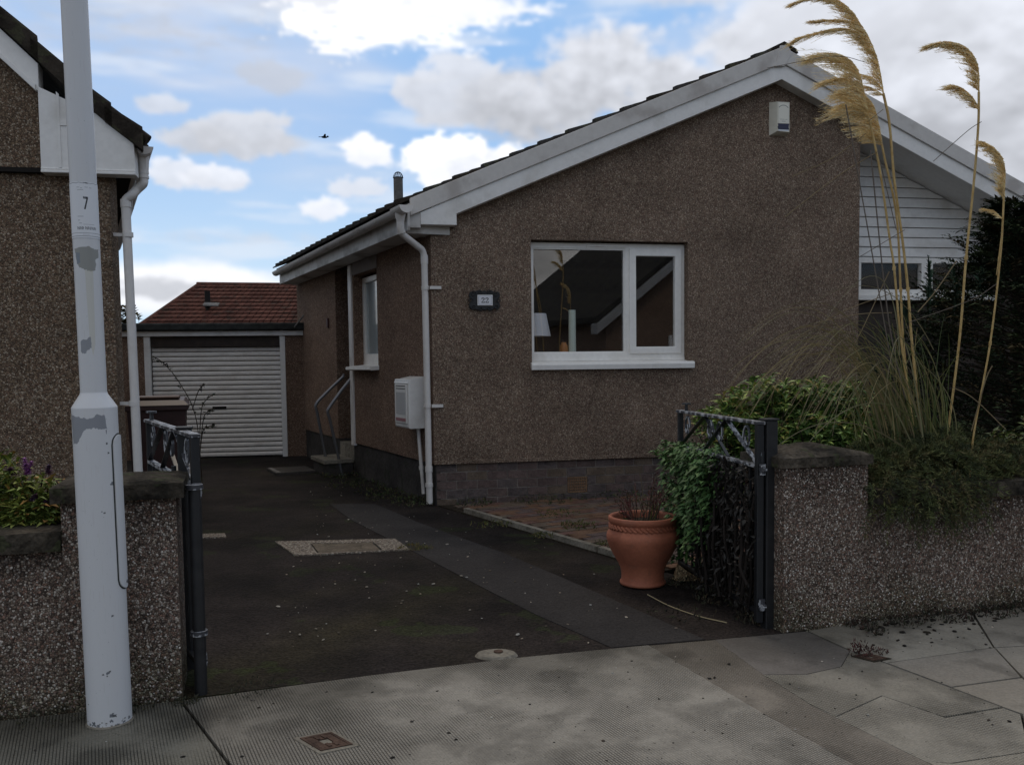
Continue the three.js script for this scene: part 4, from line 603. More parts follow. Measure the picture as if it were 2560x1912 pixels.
// ------------------------------------------------------------------ lamp post
function canvasTex(w, h, draw) { const c = document.createElement('canvas'); c.width = w; c.height = h; draw(c.getContext('2d'), w, h); const t = new THREE.CanvasTexture(c); t.colorSpace = THREE.SRGBColorSpace; return t; }
const poly = (x, pts, col) => { x.fillStyle = col; x.beginPath(); pts.forEach((p, i) => i ? x.lineTo(p[0], p[1]) : x.moveTo(p[0], p[1])); x.closePath(); x.fill(); };
{
  const L = thing('lamp_post', 'tall pale grey steel lamp post numbered 7, peeling paint, standing on the pavement', 'lamp post', [-1.729, 0, -3.76]); L.rotation.z = 0.0095;
  const cam0 = Math.atan2(1.729, 3.76), a0 = cam0 - Math.PI;         // u = 0.5 faces the street
  const R = 0.0885, PAINT = '#d2d3d5', PATCH = '#8d9096', XU = (x) => 0.5 + Math.asin(clamp(x, -0.999, 0.999)) / (2 * Math.PI);
  const rag = (pts, amp, n) => { const o = []; for (let i = 0; i < pts.length; i++) { const a = pts[i], b = pts[(i + 1) % pts.length]; for (let k = 0; k < n; k++) { const t = k / n; o.push([mix(a[0], b[0], t) + rr(-amp, amp), mix(a[1], b[1], t) + rr(-amp, amp)]); } } return o; };
  seed(701);
  const grime = (x, w, h, n, s) => { for (let i = 0; i < n; i++) { x.fillStyle = `rgba(${90 + rnd() * 60 | 0},${88 + rnd() * 50 | 0},${80 + rnd() * 40 | 0},${0.03 + rnd() * 0.05})`; const px = rnd() * w, py = rnd() * h; x.fillRect(px, py, 1 + rnd() * s, 8 + rnd() * 90); } };
  const baseTex = canvasTex(1024, 2048, (x, w, h) => {
    const HT = 1.335, PX = (u) => XU(u) * w, PY = (m) => (1 - m / HT) * h; x.fillStyle = PAINT; x.fillRect(0, 0, w, h); grime(x, w, h, 380, 5);
    const pt = (l, amp = 5, n = 5, c = PATCH) => poly(x, rag(l.map(p => [PX(p[0]), PY(p[1])]), amp, n), c);
    pt([[-0.99, 1.315], [-0.75, 1.305], [-0.35, 1.296], [-0.1, 1.298], [0.08, 1.312], [0.42, 1.304], [0.5, 1.248], [0.15, 1.252], [-0.1, 1.256], [-0.45, 1.250], [-0.6, 1.226], [-0.75, 1.196], [-0.96, 1.19]]);
    pt([[0.42, 1.245], [0.47, 1.245], [0.46, 1.225]], 2, 2, '#777a80');
    for (const [u, m, r] of [[0.45, 1.19, 9], [0.5, 1.15, 7], [0.62, 1.02, 18], [0.2, 0.905, 7], [0.1, 0.91, 4], [0.32, 0.47, 9], [-0.2, 0.23, 7], [0.02, 0.235, 10], [0.1, 0.24, 7], [-0.02, 0.222, 6], [-0.9, 0.1, 6], [0.1, 0.055, 17], [0.2, 0.05, 14], [0.05, 0.03, 12], [-0.7, 0.02, 16], [-0.5, 0.012, 13], [-0.85, 0.014, 10], [0.85, 0.02, 12], [0.6, 0.012, 12], [0.3, 0.008, 14]]) poly(x, rag([[PX(u) - r, PY(m) - r * 0.6], [PX(u) + r, PY(m) - r * 0.7], [PX(u) + r, PY(m) + r * 0.6], [PX(u) - r, PY(m) + r * 0.7]], r * 0.45, 3), u === 0.2 || r < 10 ? '#5b5d5f' : '#6f7379');
    for (let i = 0; i < 60; i++) { x.fillStyle = 'rgba(70,66,58,0.6)'; x.fillRect(rnd() * w, PY(rr(0, 0.03)), 3 + rnd() * 14, 3 + rnd() * 6); }
    for (let i = 0; i < 90; i++) { x.fillStyle = 'rgba(84,86,88,0.55)'; x.fillRect(rnd() * w, rnd() * h, 1.5 + rnd() * 2.5, 1.5 + rnd() * 3); }
  });
  const shaftTex = canvasTex(512, 2048, (x, w, h) => {              // lowest 1.6 m of the shaft
    const PX = (u) => XU(u) * w, PY = (m) => (1 - (m - 1.4) / 1.6) * h; x.fillStyle = PAINT; x.fillRect(0, 0, w, h); grime(x, w, h, 220, 4);
    const pt = (l, amp = 4, n = 5, c = PATCH) => poly(x, rag(l.map(p => [PX(p[0]), PY(p[1])]), amp, n), c);
    pt([[-0.85, 1.988], [-0.3, 1.992], [0.2, 1.996], [0.55, 1.985], [0.85, 1.986], [0.84, 1.955], [0.62, 1.945], [0.6, 1.905], [0.3, 1.895], [-0.1, 1.90], [-0.6, 1.912], [-0.8, 1.95]], 4, 5, '#92938f');
    pt([[-0.8, 1.975], [-0.5, 1.97], [-0.5, 1.93], [-0.75, 1.925]], 3, 3, '#7b838d');
    poly(x, [[PX(-0.2), PY(1.9)], [PX(0.4), PY(1.9)], [PX(0.3), PY(1.6)], [PX(0.1), PY(1.55)], [PX(-0.1), PY(1.62)]], 'rgba(190,186,160,0.35)');
    pt([[-0.75, 1.612], [-0.35, 1.62], [0.0, 1.628], [0.0, 1.585], [-0.35, 1.572], [-0.45, 1.562], [-0.75, 1.562]]);
    for (let i = 0; i < 40; i++) { x.fillStyle = 'rgba(84,86,88,0.5)'; x.fillRect(rnd() * w, rnd() * h, 1.2 + rnd() * 2, 1.5 + rnd() * 3); }
  });
  const paint = (map) => std({ map, roughness: 0.42, metalness: 0.0 });
  const plain = std({ color: new THREE.Color(PAINT), roughness: 0.42 });
  const lathe = (pts, s = 56) => new THREE.LatheGeometry(pts.map(p => new THREE.Vector2(p[0], p[1])), s, a0, Math.PI * 2);
  part('base', lathe([[R, -0.05], [R, 0], [R, 1.335]].slice(1)), paint(baseTex), L, { uv: true });
  part('shoulder', lathe([[R, 1.3352], [R - 0.001, 1.341], [0.0535, 1.394], [0.0525, 1.399], [0.0515, 1.40]]), plain, L, { uv: true });
  part('shaft', lathe([[0.0515, 1.4], [0.0510, 3.0]]), paint(shaftTex), L, { uv: true });
  part('shaft', lathe([[0.0510, 3.0], [0.048, 5.2]]), plain, L, { uv: true });
  const head = part('lantern', [rod([0, 5.2, 0], [0, 5.34, 0], 0.05, 0.05, 16), new THREE.SphereGeometry(0.2, 24, 12).scale(1.6, 0.45, 1).translate(0.25, 5.36, 0)], plain, L);
  part('base_seal', lathe([[R + 0.006, 0.001], [R + 0.003, 0.006], [R - 0.002, 0.009]]), M.concrete, L);
  // service door: a curved plate with a dark gap round it
  const plate = (half, h0, h1, rad, mid, lip) => { const pos = [], n = 20, rw = half * R, P = (i, t, r2) => { const x = -half + 2 * half * i / n, q = Math.min(1, Math.abs(x) / half), c = rw * (1 - Math.sqrt(Math.max(0, 1 - q * q))); const y = mix(h0 + c, h1 - c, t), a = mid + x; return [Math.sin(a) * r2, y, Math.cos(a) * r2]; }; for (let i = 0; i < n; i++) { const q = [P(i, 0, rad), P(i + 1, 0, rad), P(i + 1, 1, rad), P(i, 1, rad)], b = [P(i, 0, R - 0.003), P(i + 1, 0, R - 0.003), P(i + 1, 1, R - 0.003), P(i, 1, R - 0.003)]; const f = (a, bq, c, d) => pos.push(...a, ...bq, ...c, ...a, ...c, ...d); f(q[0], q[1], q[2], q[3]); f(b[1], b[0], q[0], q[1]); f(q[3], q[2], b[2], b[3]); if (i === 0) f(b[0], b[3], q[3], q[0]); if (i === n - 1) f(b[2], b[1], q[1], q[2]); } const g = new THREE.BufferGeometry(); g.setAttribute('position', new THREE.Float32BufferAttribute(pos, 3)); g.computeVertexNormals(); return g; };
  const mid = cam0 + 1.22;
  part('door_gap', plate(0.535, 0.568, 1.228, R + 0.0014, mid), std({ color: new THREE.Color().setRGB(0.05, 0.052, 0.05), roughness: 0.9 }), L);
  const door = part('service_door', plate(0.465, 0.574, 1.222, R + 0.0075, mid), plain, L);
  part('lock', [V3(0, 0, 0)].map(() => { const a = mid + 0.05; return rod([Math.sin(a) * (R + 0.006), 0.60, Math.cos(a) * (R + 0.006)], [Math.sin(a) * (R + 0.012), 0.60, Math.cos(a) * (R + 0.012)], 0.007, 0.007, 10); }), M.steel, door);
  // number sleeve
  const slv = canvasTex(1024, 640, (x, w, h) => {
    x.fillStyle = '#dfe1e5'; x.fillRect(0, 0, w, h); grime(x, w, h, 60, 3);
    const m = 0.25 * 1024 / 1.0; const cx = w / 2; x.strokeStyle = '#4d5055'; x.lineWidth = 4; x.beginPath(); x.moveTo(0, 14); for (let i = 1; i <= 20; i++) x.lineTo(w * i / 20, 12 + 5 * Math.sin(i * 2.1)); x.stroke();
    poly(x, [[cx - 20, 6], [cx + 60, 10], [cx + 110, 22], [cx + 40, 18]], '#33363b');
    x.fillStyle = 'rgba(80,84,92,0.45)'; for (const [a, b, c] of [[-150, 60, 60], [-70, 68, 40], [20, 58, 70], [120, 62, 50], [-140, 88, 130]]) x.fillRect(cx + a, b, c, 6);
    x.save(); x.translate(cx + 28, 245); x.rotate(0.05); x.fillStyle = '#2b2d31'; x.font = 'bold 205px sans-serif'; x.textAlign = 'center'; x.fillText('7', 0, 70); x.fillStyle = '#dfe1e5'; x.globalAlpha = 0.55; for (let i = 0; i < 40; i++) x.fillRect(rr(-70, -5), rr(-85, -58), rr(3, 12), rr(2, 6)); x.restore();
    x.fillStyle = 'rgba(90,94,102,0.55)'; x.fillRect(cx - 160, 392, 130, 6); x.fillRect(cx - 150, 436, 40, 7); x.fillRect(cx - 130, 470, 60, 6); x.fillRect(cx - 40, 484, 240, 4);
    x.fillStyle = '#2c2f36'; for (const [g0, n] of [[-176, 8], [-6, 7], [132, 6]]) for (let i = 0; i < n; i++) { x.fillRect(cx + g0 + i * 19, 512, 5, 34); x.fillRect(cx + g0 + i * 19, 512 + (i * 7 % 3) * 13, 13, 8); if (i % 3 !== 1) x.fillRect(cx + g0 + i * 19 + 10, 516, 4, 28); }
    x.fillStyle = 'rgba(80,84,92,0.6)'; x.fillRect(0, 582, w, 5); x.fillRect(0, 616, w, 7); x.fillRect(cx - 60, 600, 140, 3);
  });
  const cyl = new THREE.CylinderGeometry(0.0526, 0.0526, 0.225, 56, 1, true, cam0 - 1.75, 3.5); cyl.translate(0, 2.143, 0);
  part('number_sticker', cyl, std({ map: slv, roughness: 0.5 }), L, { uv: true });
}

// ------------------------------------------------------------------ iron gates, both standing open into the drive
function makeGate(name, label, hinge, far, hTop, mirror, dense) {
  const d = V3(far[0] - hinge[0], 0, far[1] - hinge[1]), len = d.length(), turn = Math.atan2(-d.z, d.x);
  const g = thing(name, label, 'gate', [hinge[0], 0, hinge[1]], turn); // local x from hinge stile to free stile
  const h1 = hTop, h2 = hTop - 0.245, hb = 0.09;
  part('stile', rbx(-0.02, 0.02, 0.03, h1 - 0.012, -0.02, 0.02, 0.004), M.iron, g); part('stile', rbx(len - 0.02, len + 0.016, 0.03, h1 - 0.012, -0.017, 0.017, 0.004), M.iron, g);
  part('top_rail', rbx(-0.026, len + 0.022, h1 - 0.011, h1 + 0.007, -0.025, 0.025, 0.004), M.ironPale, g);
  part('mid_rail', rbx(0.021, len - 0.021, h2 - 0.01, h2 + 0.010, -0.018, 0.018, 0.003), M.ironPale, g);
  part('bottom_rail', rbx(0.021, len - 0.021, hb - 0.012, hb + 0.012, -0.016, 0.016, 0.003), M.iron, g);
  part('brace', bar([0.03, h2 + 0.012, 0.004], [len * 0.36, h1 - 0.014, 0.004], 0.008, 0.026, V3(0, 0, 1)), M.ironPale, g);
  part('brace', bar([len * 0.36, h1 - 0.014, -0.006], [len * 0.64, h2 + 0.012, -0.006], 0.008, 0.026, V3(0, 0, 1)), M.iron, g);
  part('brace', bar([len * 0.64, h1 - 0.014, 0.004], [len * 0.36, h2 + 0.012, 0.010], 0.008, 0.020, V3(0, 0, 1)), M.iron, g);
  part('brace', bar([len * 0.64, h1 - 0.014, -0.004], [len - 0.03, h2 + 0.012, -0.004], 0.008, 0.026, V3(0, 0, 1)), M.iron, g);
  const scroll = (cx, s, fl) => { const pts = []; for (let i = 0; i <= 26; i++) { const t = i / 26, a = fl * (t * 7.2) + (fl > 0 ? 0 : Math.PI), r = s * (1 - t * 0.78); pts.push([cx + Math.cos(a) * r * 0.6, (h1 + h2) / 2 + 0.02 + Math.sin(a) * r, 0]); } return tube(pts, 0.0075, 6, 52); };
  part('scroll', scroll(len * 0.13, 0.085, 1), M.ironPale, g); part('scroll', scroll(len * 0.44, 0.085, 1), M.ironPale, g); part('scroll', scroll(len * 0.57, 0.085, -1), M.ironPale, g); part('scroll', scroll(len * 0.89, 0.085, -1), M.ironPale, g);
  for (let i = 1; i < 11; i++) part('picket', rbx(len * i / 11 - 0.007, len * i / 11 + 0.007, hb + 0.012, h2 - 0.010, -0.007, 0.007, 0.002), M.iron, g);
  part('finial', [rod([len - 0.12, h1 + 0.005, 0], [len - 0.12, h1 + 0.05, 0], 0.012, 0.010, 8), rod([len - 0.12, h1 + 0.05, 0], [len - 0.12, h1 + 0.06, 0], 0.032, 0.030, 12)], M.iron, g);
  for (const y of [hb + 0.05, h2 - 0.012]) part('hinge', [rod([-0.045, y - 0.03, 0], [-0.045, y + 0.03, 0], 0.017, 0.017, 10), bx(-0.08, -0.02, y - 0.008, y + 0.008, -0.012, 0.012)], M.ironPale, g);
  return g;
}
makeGate('metal_gate', 'black iron scroll gate with flaking paint, folded back beside the left pillar', [-1.475, -4.17], [-2.18, -5.40], 1.185, false);
makeGate('metal_gate', 'black iron scroll gate overgrown with a leafy climber, beside the terracotta pot', [1.375, -5.0], [1.175, -6.28], 1.155, true);
function gatePost(label, x, z, h, w) { const p = thing('gate_post', label, 'post', [x, 0, z], sth, 'iron gate posts behind the pillars'); part('post', rbx(-w / 2, w / 2, -0.05, h, -w / 2, w / 2, 0.006), M.ironBlack, p); part('post_cap', rbx(-w / 2 - 0.006, w / 2 + 0.006, h + 0.0005, h + 0.012, -w / 2 - 0.006, w / 2 + 0.006, 0.004), M.ironBlack, p); part('hinge_pin', rod([-w / 2 - 0.02, h * 0.8, 0.02], [-w / 2 - 0.02, h * 0.8 + 0.06, 0.02], 0.012, 0.012, 8), M.iron, p); return p; }
gatePost('square black gate post rising behind the cap of the left pillar', -1.625, -4.46, 1.195, 0.068);
gatePost('square black gate post against the right pillar, beside the overgrown gate', 1.435, -5.02, 1.165, 0.07);
{ // drop-bolt stop on the drive by the left gate
  const p = thing('hinge_post', 'black iron hanging post with pale flaking collars beside the left pillar', 'post', [-1.452, 0, -4.085]);
  part('post', rod([0, -0.05, 0], [0, 0.95, 0], 0.028, 0.026, 16), M.ironBlack, p); for (const y of [0.27, 0.945]) part('collar', rod([0, y, 0], [0, y + 0.022, 0], 0.038, 0.038, 16), M.ironPale, p);
}

// ------------------------------------------------------------------ wheelie bin
{
  const B = thing('wheelie_bin', 'dark brown wheelie bin with a white sticker, behind the white downpipe', 'bin', [-3.79, 0, -9.65], 0.32);
  part('body', hexa([[-0.24, 0.06, -0.26], [0.24, 0.06, -0.26], [0.24, 0.06, 0.25], [-0.24, 0.06, 0.25], [-0.285, 1.07, -0.33], [0.285, 1.07, -0.33], [0.285, 1.07, 0.31], [-0.285, 1.07, 0.31]]), M.binBrown, B);
  part('rim', [rbx(-0.31, 0.31, 1.05, 1.105, -0.35, 0.335, 0.012)], M.binBrown, B);
  const lid = part('lid', [hexa([[-0.315, 1.107, -0.36], [0.315, 1.107, -0.36], [0.315, 1.107, 0.345], [-0.315, 1.107, 0.345], [-0.27, 1.175, -0.34], [0.27, 1.175, -0.34], [0.27, 1.155, 0.26], [-0.27, 1.155, 0.26]])], M.binBrown, B);
  part('lid_ridge', rbx(-0.22, 0.22, 1.17, 1.195, -0.28, 0.16, 0.012), std({ color: new THREE.Color().setRGB(0.14, 0.085, 0.06), roughness: 0.6 }), lid);
  part('handle', rod([-0.2, 1.13, -0.40], [0.2, 1.13, -0.40], 0.018, 0.018, 10), M.binBrown, B);
  const st = [[0, 0], [0.16, 0], [0.16, 0.10], [0.125, 0.13], [0, 0.13]]; const sg = ext(st, 0, 0.003); sg.rotateX(-0.055); sg.translate(0.02, 0.83, 0.298);
  part('sticker', sg, std({ color: new THREE.Color().setRGB(0.42, 0.41, 0.40), roughness: 0.6 }), B);
  for (const x of [-0.27, 0.27]) { const w = part('wheel', rod([x - 0.025, 0.1, -0.25], [x + 0.025, 0.1, -0.25], 0.1, 0.1, 20), M.dark, B); part('hub', rod([x + Math.sign(x) * 0.026, 0.1, -0.25], [x + Math.sign(x) * 0.032, 0.1, -0.25], 0.04, 0.04, 12), M.cement, w); }
}

// ------------------------------------------------------------------ small fittings of the bungalow that could be lifted away
function onHouse(name, label, cat) { return thing(name, label, cat, [HO.x, 0, HO.z]); }
{
  const A = onHouse('alarm_box', 'cream burglar alarm box with a blue strobe panel, high under the gable apex', 'alarm box');
  const q = (u, y, n) => gp(u, y, n);
  part('case', [hexa([q(3.842, 4.02, 0.002), q(4.055, 4.02, 0.002), q(4.047, 4.045, 0.085), q(3.900, 4.055, 0.085), q(3.842, 4.385, 0.002), q(4.055, 4.385, 0.002), q(4.047, 4.375, 0.085), q(3.900, 4.375, 0.085)].map((v, i, a) => v))], std({ map: M.frame.map, color: new THREE.Color().setRGB(0.80, 0.78, 0.69), roughness: 0.5 }), A);
  part('strobe_panel', inG(ext([[3.912, 4.075], [4.04, 4.075], [4.034, 4.10], [4.04, 4.135], [3.906, 4.135], [3.912, 4.112], [3.903, 4.10]], 0.0855, 0.091, [], 0.002)), std({ color: new THREE.Color().setRGB(0.006, 0.008, 0.045), roughness: 0.3 }), A);
  part('lower_label', inG(ext(rect(3.912, 4.036, 4.056, 4.072), 0.0852, 0.087)), std({ map: canvasTex(256, 72, (x, w, h) => { x.fillStyle = '#d9dce2'; x.fillRect(0, 0, w, h); x.fillStyle = '#6a7890'; for (let i = 0; i < 9; i++) x.fillRect(14 + i * 26, 22 + (i % 2) * 3, 17, 16); }), roughness: 0.5 }), A, { uv: false });
  const lg = new THREE.PlaneGeometry(0.125, 0.225); lg.translate(3.974, 4.255, 0.0868);
  part('front_label', inG(lg), std({ map: canvasTex(256, 460, (x, w, h) => { x.fillStyle = '#e2dfd2'; x.fillRect(0, 0, w, h); x.strokeStyle = '#8f9288'; x.lineWidth = 16; x.beginPath(); x.arc(w / 2, 210, 150, Math.PI * 1.22, Math.PI * 1.78); x.stroke(); x.fillStyle = '#a9aba0'; x.fillRect(34, 370, 120, 12); x.fillRect(170, 370, 56, 12); x.fillRect(80, 412, 100, 14); }), roughness: 0.5 }), A, { uv: true });
}
{
  const P = onHouse('house_number_plaque', 'ornate black plaque with the number 22 on a white tile, left of the front window', 'house number');
  const pts = []; for (let i = 0; i < 180; i++) { const t = i / 180 * 2 * Math.PI, c = Math.cos(t), s = Math.sin(t); const k = 1 / Math.max(Math.abs(c) / 0.150, Math.abs(s) / 0.088); const r = Math.min(k, 0.172) * (0.84 + 0.24 * Math.abs(Math.sin(t * 5))); pts.push([0.561 + c * r, 2.169 + s * r * 1.05]); }
  part('surround', inG(ext(pts, 0.004, 0.022, [], 0.006)), M.ironBlack, P);
  for (const [x, y, r, a] of [[-0.12, 0.07, 0.03, 0], [0.12, 0.07, 0.03, 1], [-0.12, -0.07, 0.03, 2], [0.12, -0.07, 0.03, 3], [-0.045, 0.088, 0.024, 1], [0.045, 0.088, 0.024, 0], [-0.045, -0.088, 0.024, 2], [0.045, -0.088, 0.024, 3], [-0.15, 0.0, 0.026, 0], [0.15, 0, 0.026, 1]]) { const sp2 = []; for (let i = 0; i <= 20; i++) { const t = i / 20, an = t * 8 + a * 1.57; sp2.push([0.561 + x + Math.cos(an) * r * (1 - t * 0.7), 2.169 + y + Math.sin(an) * r * (1 - t * 0.7), 0.026]); } part('scroll', inG(tube(sp2, 0.006, 6, 40)), M.ironBlack, P); }
  part('tile', inG(rbx(0.481, 0.646, 2.113, 2.226, 0.02, 0.034, 0.004)), M.white, P);
  const g = new THREE.PlaneGeometry(0.157, 0.105); g.translate(0.5635, 2.1695, 0.0362);
  part('numerals', inG(g), std({ map: canvasTex(512, 344, (x, w, h) => { x.fillStyle = '#d8d8dc'; x.fillRect(0, 0, w, h); x.strokeStyle = '#8a8d98'; x.lineWidth = 9; const a = 22, b = 60; x.beginPath(); x.moveTo(b, a); x.lineTo(w - b, a); x.lineTo(w - a, b); x.lineTo(w - a, h - b); x.lineTo(w - b, h - a); x.lineTo(b, h - a); x.lineTo(a, h - b); x.lineTo(a, b); x.closePath(); x.stroke(); x.fillStyle = '#0d0e14'; x.font = 'bold 250px serif'; x.textAlign = 'center'; x.fillText('22', w / 2, 262); }), roughness: 0.3 }), P, { uv: true });
}
{
  const B = onHouse('meter_box', 'white meter box on the side wall behind the corner downpipe', 'meter box');
  part('case', inS(ext([[-0.68, 0.83], [-0.24, 0.83], [-0.24, 1.325], [-0.68, 1.325]], 0.003, 0.20, [], 0.018)), M.white, B);
  part('hood', [hexa([sp(0.235, 1.30, 0.02), sp(0.685, 1.30, 0.02), sp(0.685, 1.30, 0.21), sp(0.235, 1.30, 0.21), sp(0.235, 1.37, 0.02), sp(0.685, 1.37, 0.02), sp(0.685, 1.335, 0.19), sp(0.235, 1.335, 0.19)])], M.white, B);
  const door = part('door', srb(0.265, 0.655, 0.865, 1.285, 0.201, 0.213, 0.005), M.white, B);
  part('label', [srb(0.29, 0.60, 0.96, 1.20, 0.214, 0.216, 0.0008)], std({ color: new THREE.Color().setRGB(0.50, 0.50, 0.50), roughness: 0.6 }), door);
  part('label', [srb(0.29, 0.62, 0.885, 0.92, 0.214, 0.216, 0.0008)], std({ color: new THREE.Color().setRGB(0.35, 0.16, 0.17), roughness: 0.6 }), door);
  for (const y of [1.265, 1.235]) part('vent_slot', sbx(0.29, 0.6, y, y + 0.008, 0.2135, 0.2145), M.dark, door);
  part('latch', rod(sp(0.232, 0.93, 0.14), sp(0.24, 0.93, 0.14), 0.01, 0.01, 10), M.dark, B);
  part('conduit', [rod(sp(0.33, 0.83, 0.06), sp(0.22, 0.10, 0.05), 0.020, 0.020, 10)], M.pipe, B);
  part('conduit_clip', rod(sp(0.265, 0.40, 0.055), sp(0.262, 0.36, 0.055), 0.027, 0.027, 10), M.pipe, B);
}
{ // lamp and candle seen through the pane
  const c = gp(1.21, 0, -0.48).add(HO), T = thing('table_lamp', 'white-shaded table lamp inside the left pane of the front window', 'lamp', [c.x, 0, c.z]);
  part('shade', new THREE.LatheGeometry([[0.15, 1.80], [0.195, 1.802], [0.145, 2.055], [0.14, 2.055], [0.19, 1.806]].map(p => new THREE.Vector2(p[0], p[1])), 36), std({ color: new THREE.Color().setRGB(0.92, 0.92, 0.94), roughness: 0.8 }), T);
  part('stem', new THREE.LatheGeometry([[0, 1.40], [0.08, 1.405], [0.07, 1.43], [0.02, 1.47], [0.035, 1.58], [0.015, 1.7], [0.012, 1.9]].map(p => new THREE.Vector2(p[0], p[1])), 24), M.darkTimber, T);
  const d = gp(1.63, 0, -0.36).add(HO), C = thing('pillar_candle', 'tall pale green candle standing inside the left pane of the front window', 'candle', [d.x, 0, d.z]);
  part('candle', rod([0, 1.60, 0], [0, 2.09, 0], 0.042, 0.040, 20), std({ color: new THREE.Color().setRGB(0.72, 0.82, 0.72), roughness: 0.6 }), C); part('holder', rod([0, 1.40, 0], [0, 1.60, 0], 0.06, 0.05, 20), M.terracotta, C);
  const o = gp(1.53, 0, -0.36).add(HO), J = thing('jar', 'small orange jar on the inside sill left of the pale candle', 'jar', [o.x, 0, o.z]);
  part('jar', new THREE.LatheGeometry([[0, 1.58], [0.04, 1.582], [0.048, 1.62], [0.045, 1.69], [0.03, 1.71], [0.028, 1.73]].map(p => new THREE.Vector2(p[0], p[1])), 24), std({ color: new THREE.Color().setRGB(0.5, 0.2, 0.05), roughness: 0.4 }), J); part('lid', rod([0, 1.731, 0], [0, 1.75, 0], 0.032, 0.032, 18), M.darkTimber, J);
  part('window_board', [gbx(1.0, 2.95, 1.375, 1.40, -0.62, -0.27), gbx(1.4, 1.75, 1.401, 1.58, -0.45, -0.28)], M.interior, bungalow);
}
{ // step and handrails at the side door
  const S = thing('concrete_step', 'worn concrete step below the side porch door', 'step', [HO.x, 0, HO.z]);
  part('tread', inS(weathered(new RoundedBoxGeometry(0.78, 0.06, 0.42, 3, 0.012).translate(-3.56, 0.185, 0.205), 801, 0.006)), M.concrete, S); part('riser', sbx(3.2, 3.92, -0.05, 0.154, 0.0, 0.38), M.renderDark, S);
  const rail = (label, s, o0, o1, hb, ht) => { const r = thing('handrail', label, 'handrail', [HO.x, 0, HO.z], 0, 'steel handrails at the side door'); part('rail', tube([sp(s, 0.0, o0), sp(s, 0.3, mix(o0, o1, 0.3)), sp(s, hb - 0.16, mix(o0, o1, 0.85)), sp(s, hb - 0.05, o1 + 0.0), sp(s, hb + 0.03, o1 - 0.05), sp(s, mix(hb, ht, 0.55), o1 * 0.40), sp(s, ht, -0.03)], 0.021, 12, 60, 0.3), M.steel, r); part('foot_plate', rod(sp(s, -0.005, o0), sp(s, 0.008, o0), 0.05, 0.05, 14), M.cement, r); part('wall_flange', rod(sp(s, ht, -0.035), sp(s, ht + 0.005, -0.02), 0.04, 0.04, 14), M.steel, r); return r; };
  rail('grey steel handrail on the far side of the porch step', 3.72, 0.22, 0.38, 0.98, 1.34); rail('grey steel handrail nearest the window, beside the porch step', 3.2, 0.16, 0.34, 0.93, 1.35);
  const G = thing('paving_flag', 'thin dark paving flag lying on the drive left of the handrails', 'paving flag', [HO.x, 0, HO.z]); part('flag', sbx(3.6, 4.3, -0.01, 0.03, 0.42, 0.98), M.renderDark, G); part('flag_edge', sbx(3.62, 4.28, 0.031, 0.034, 0.9, 0.96), M.cement, G);
}

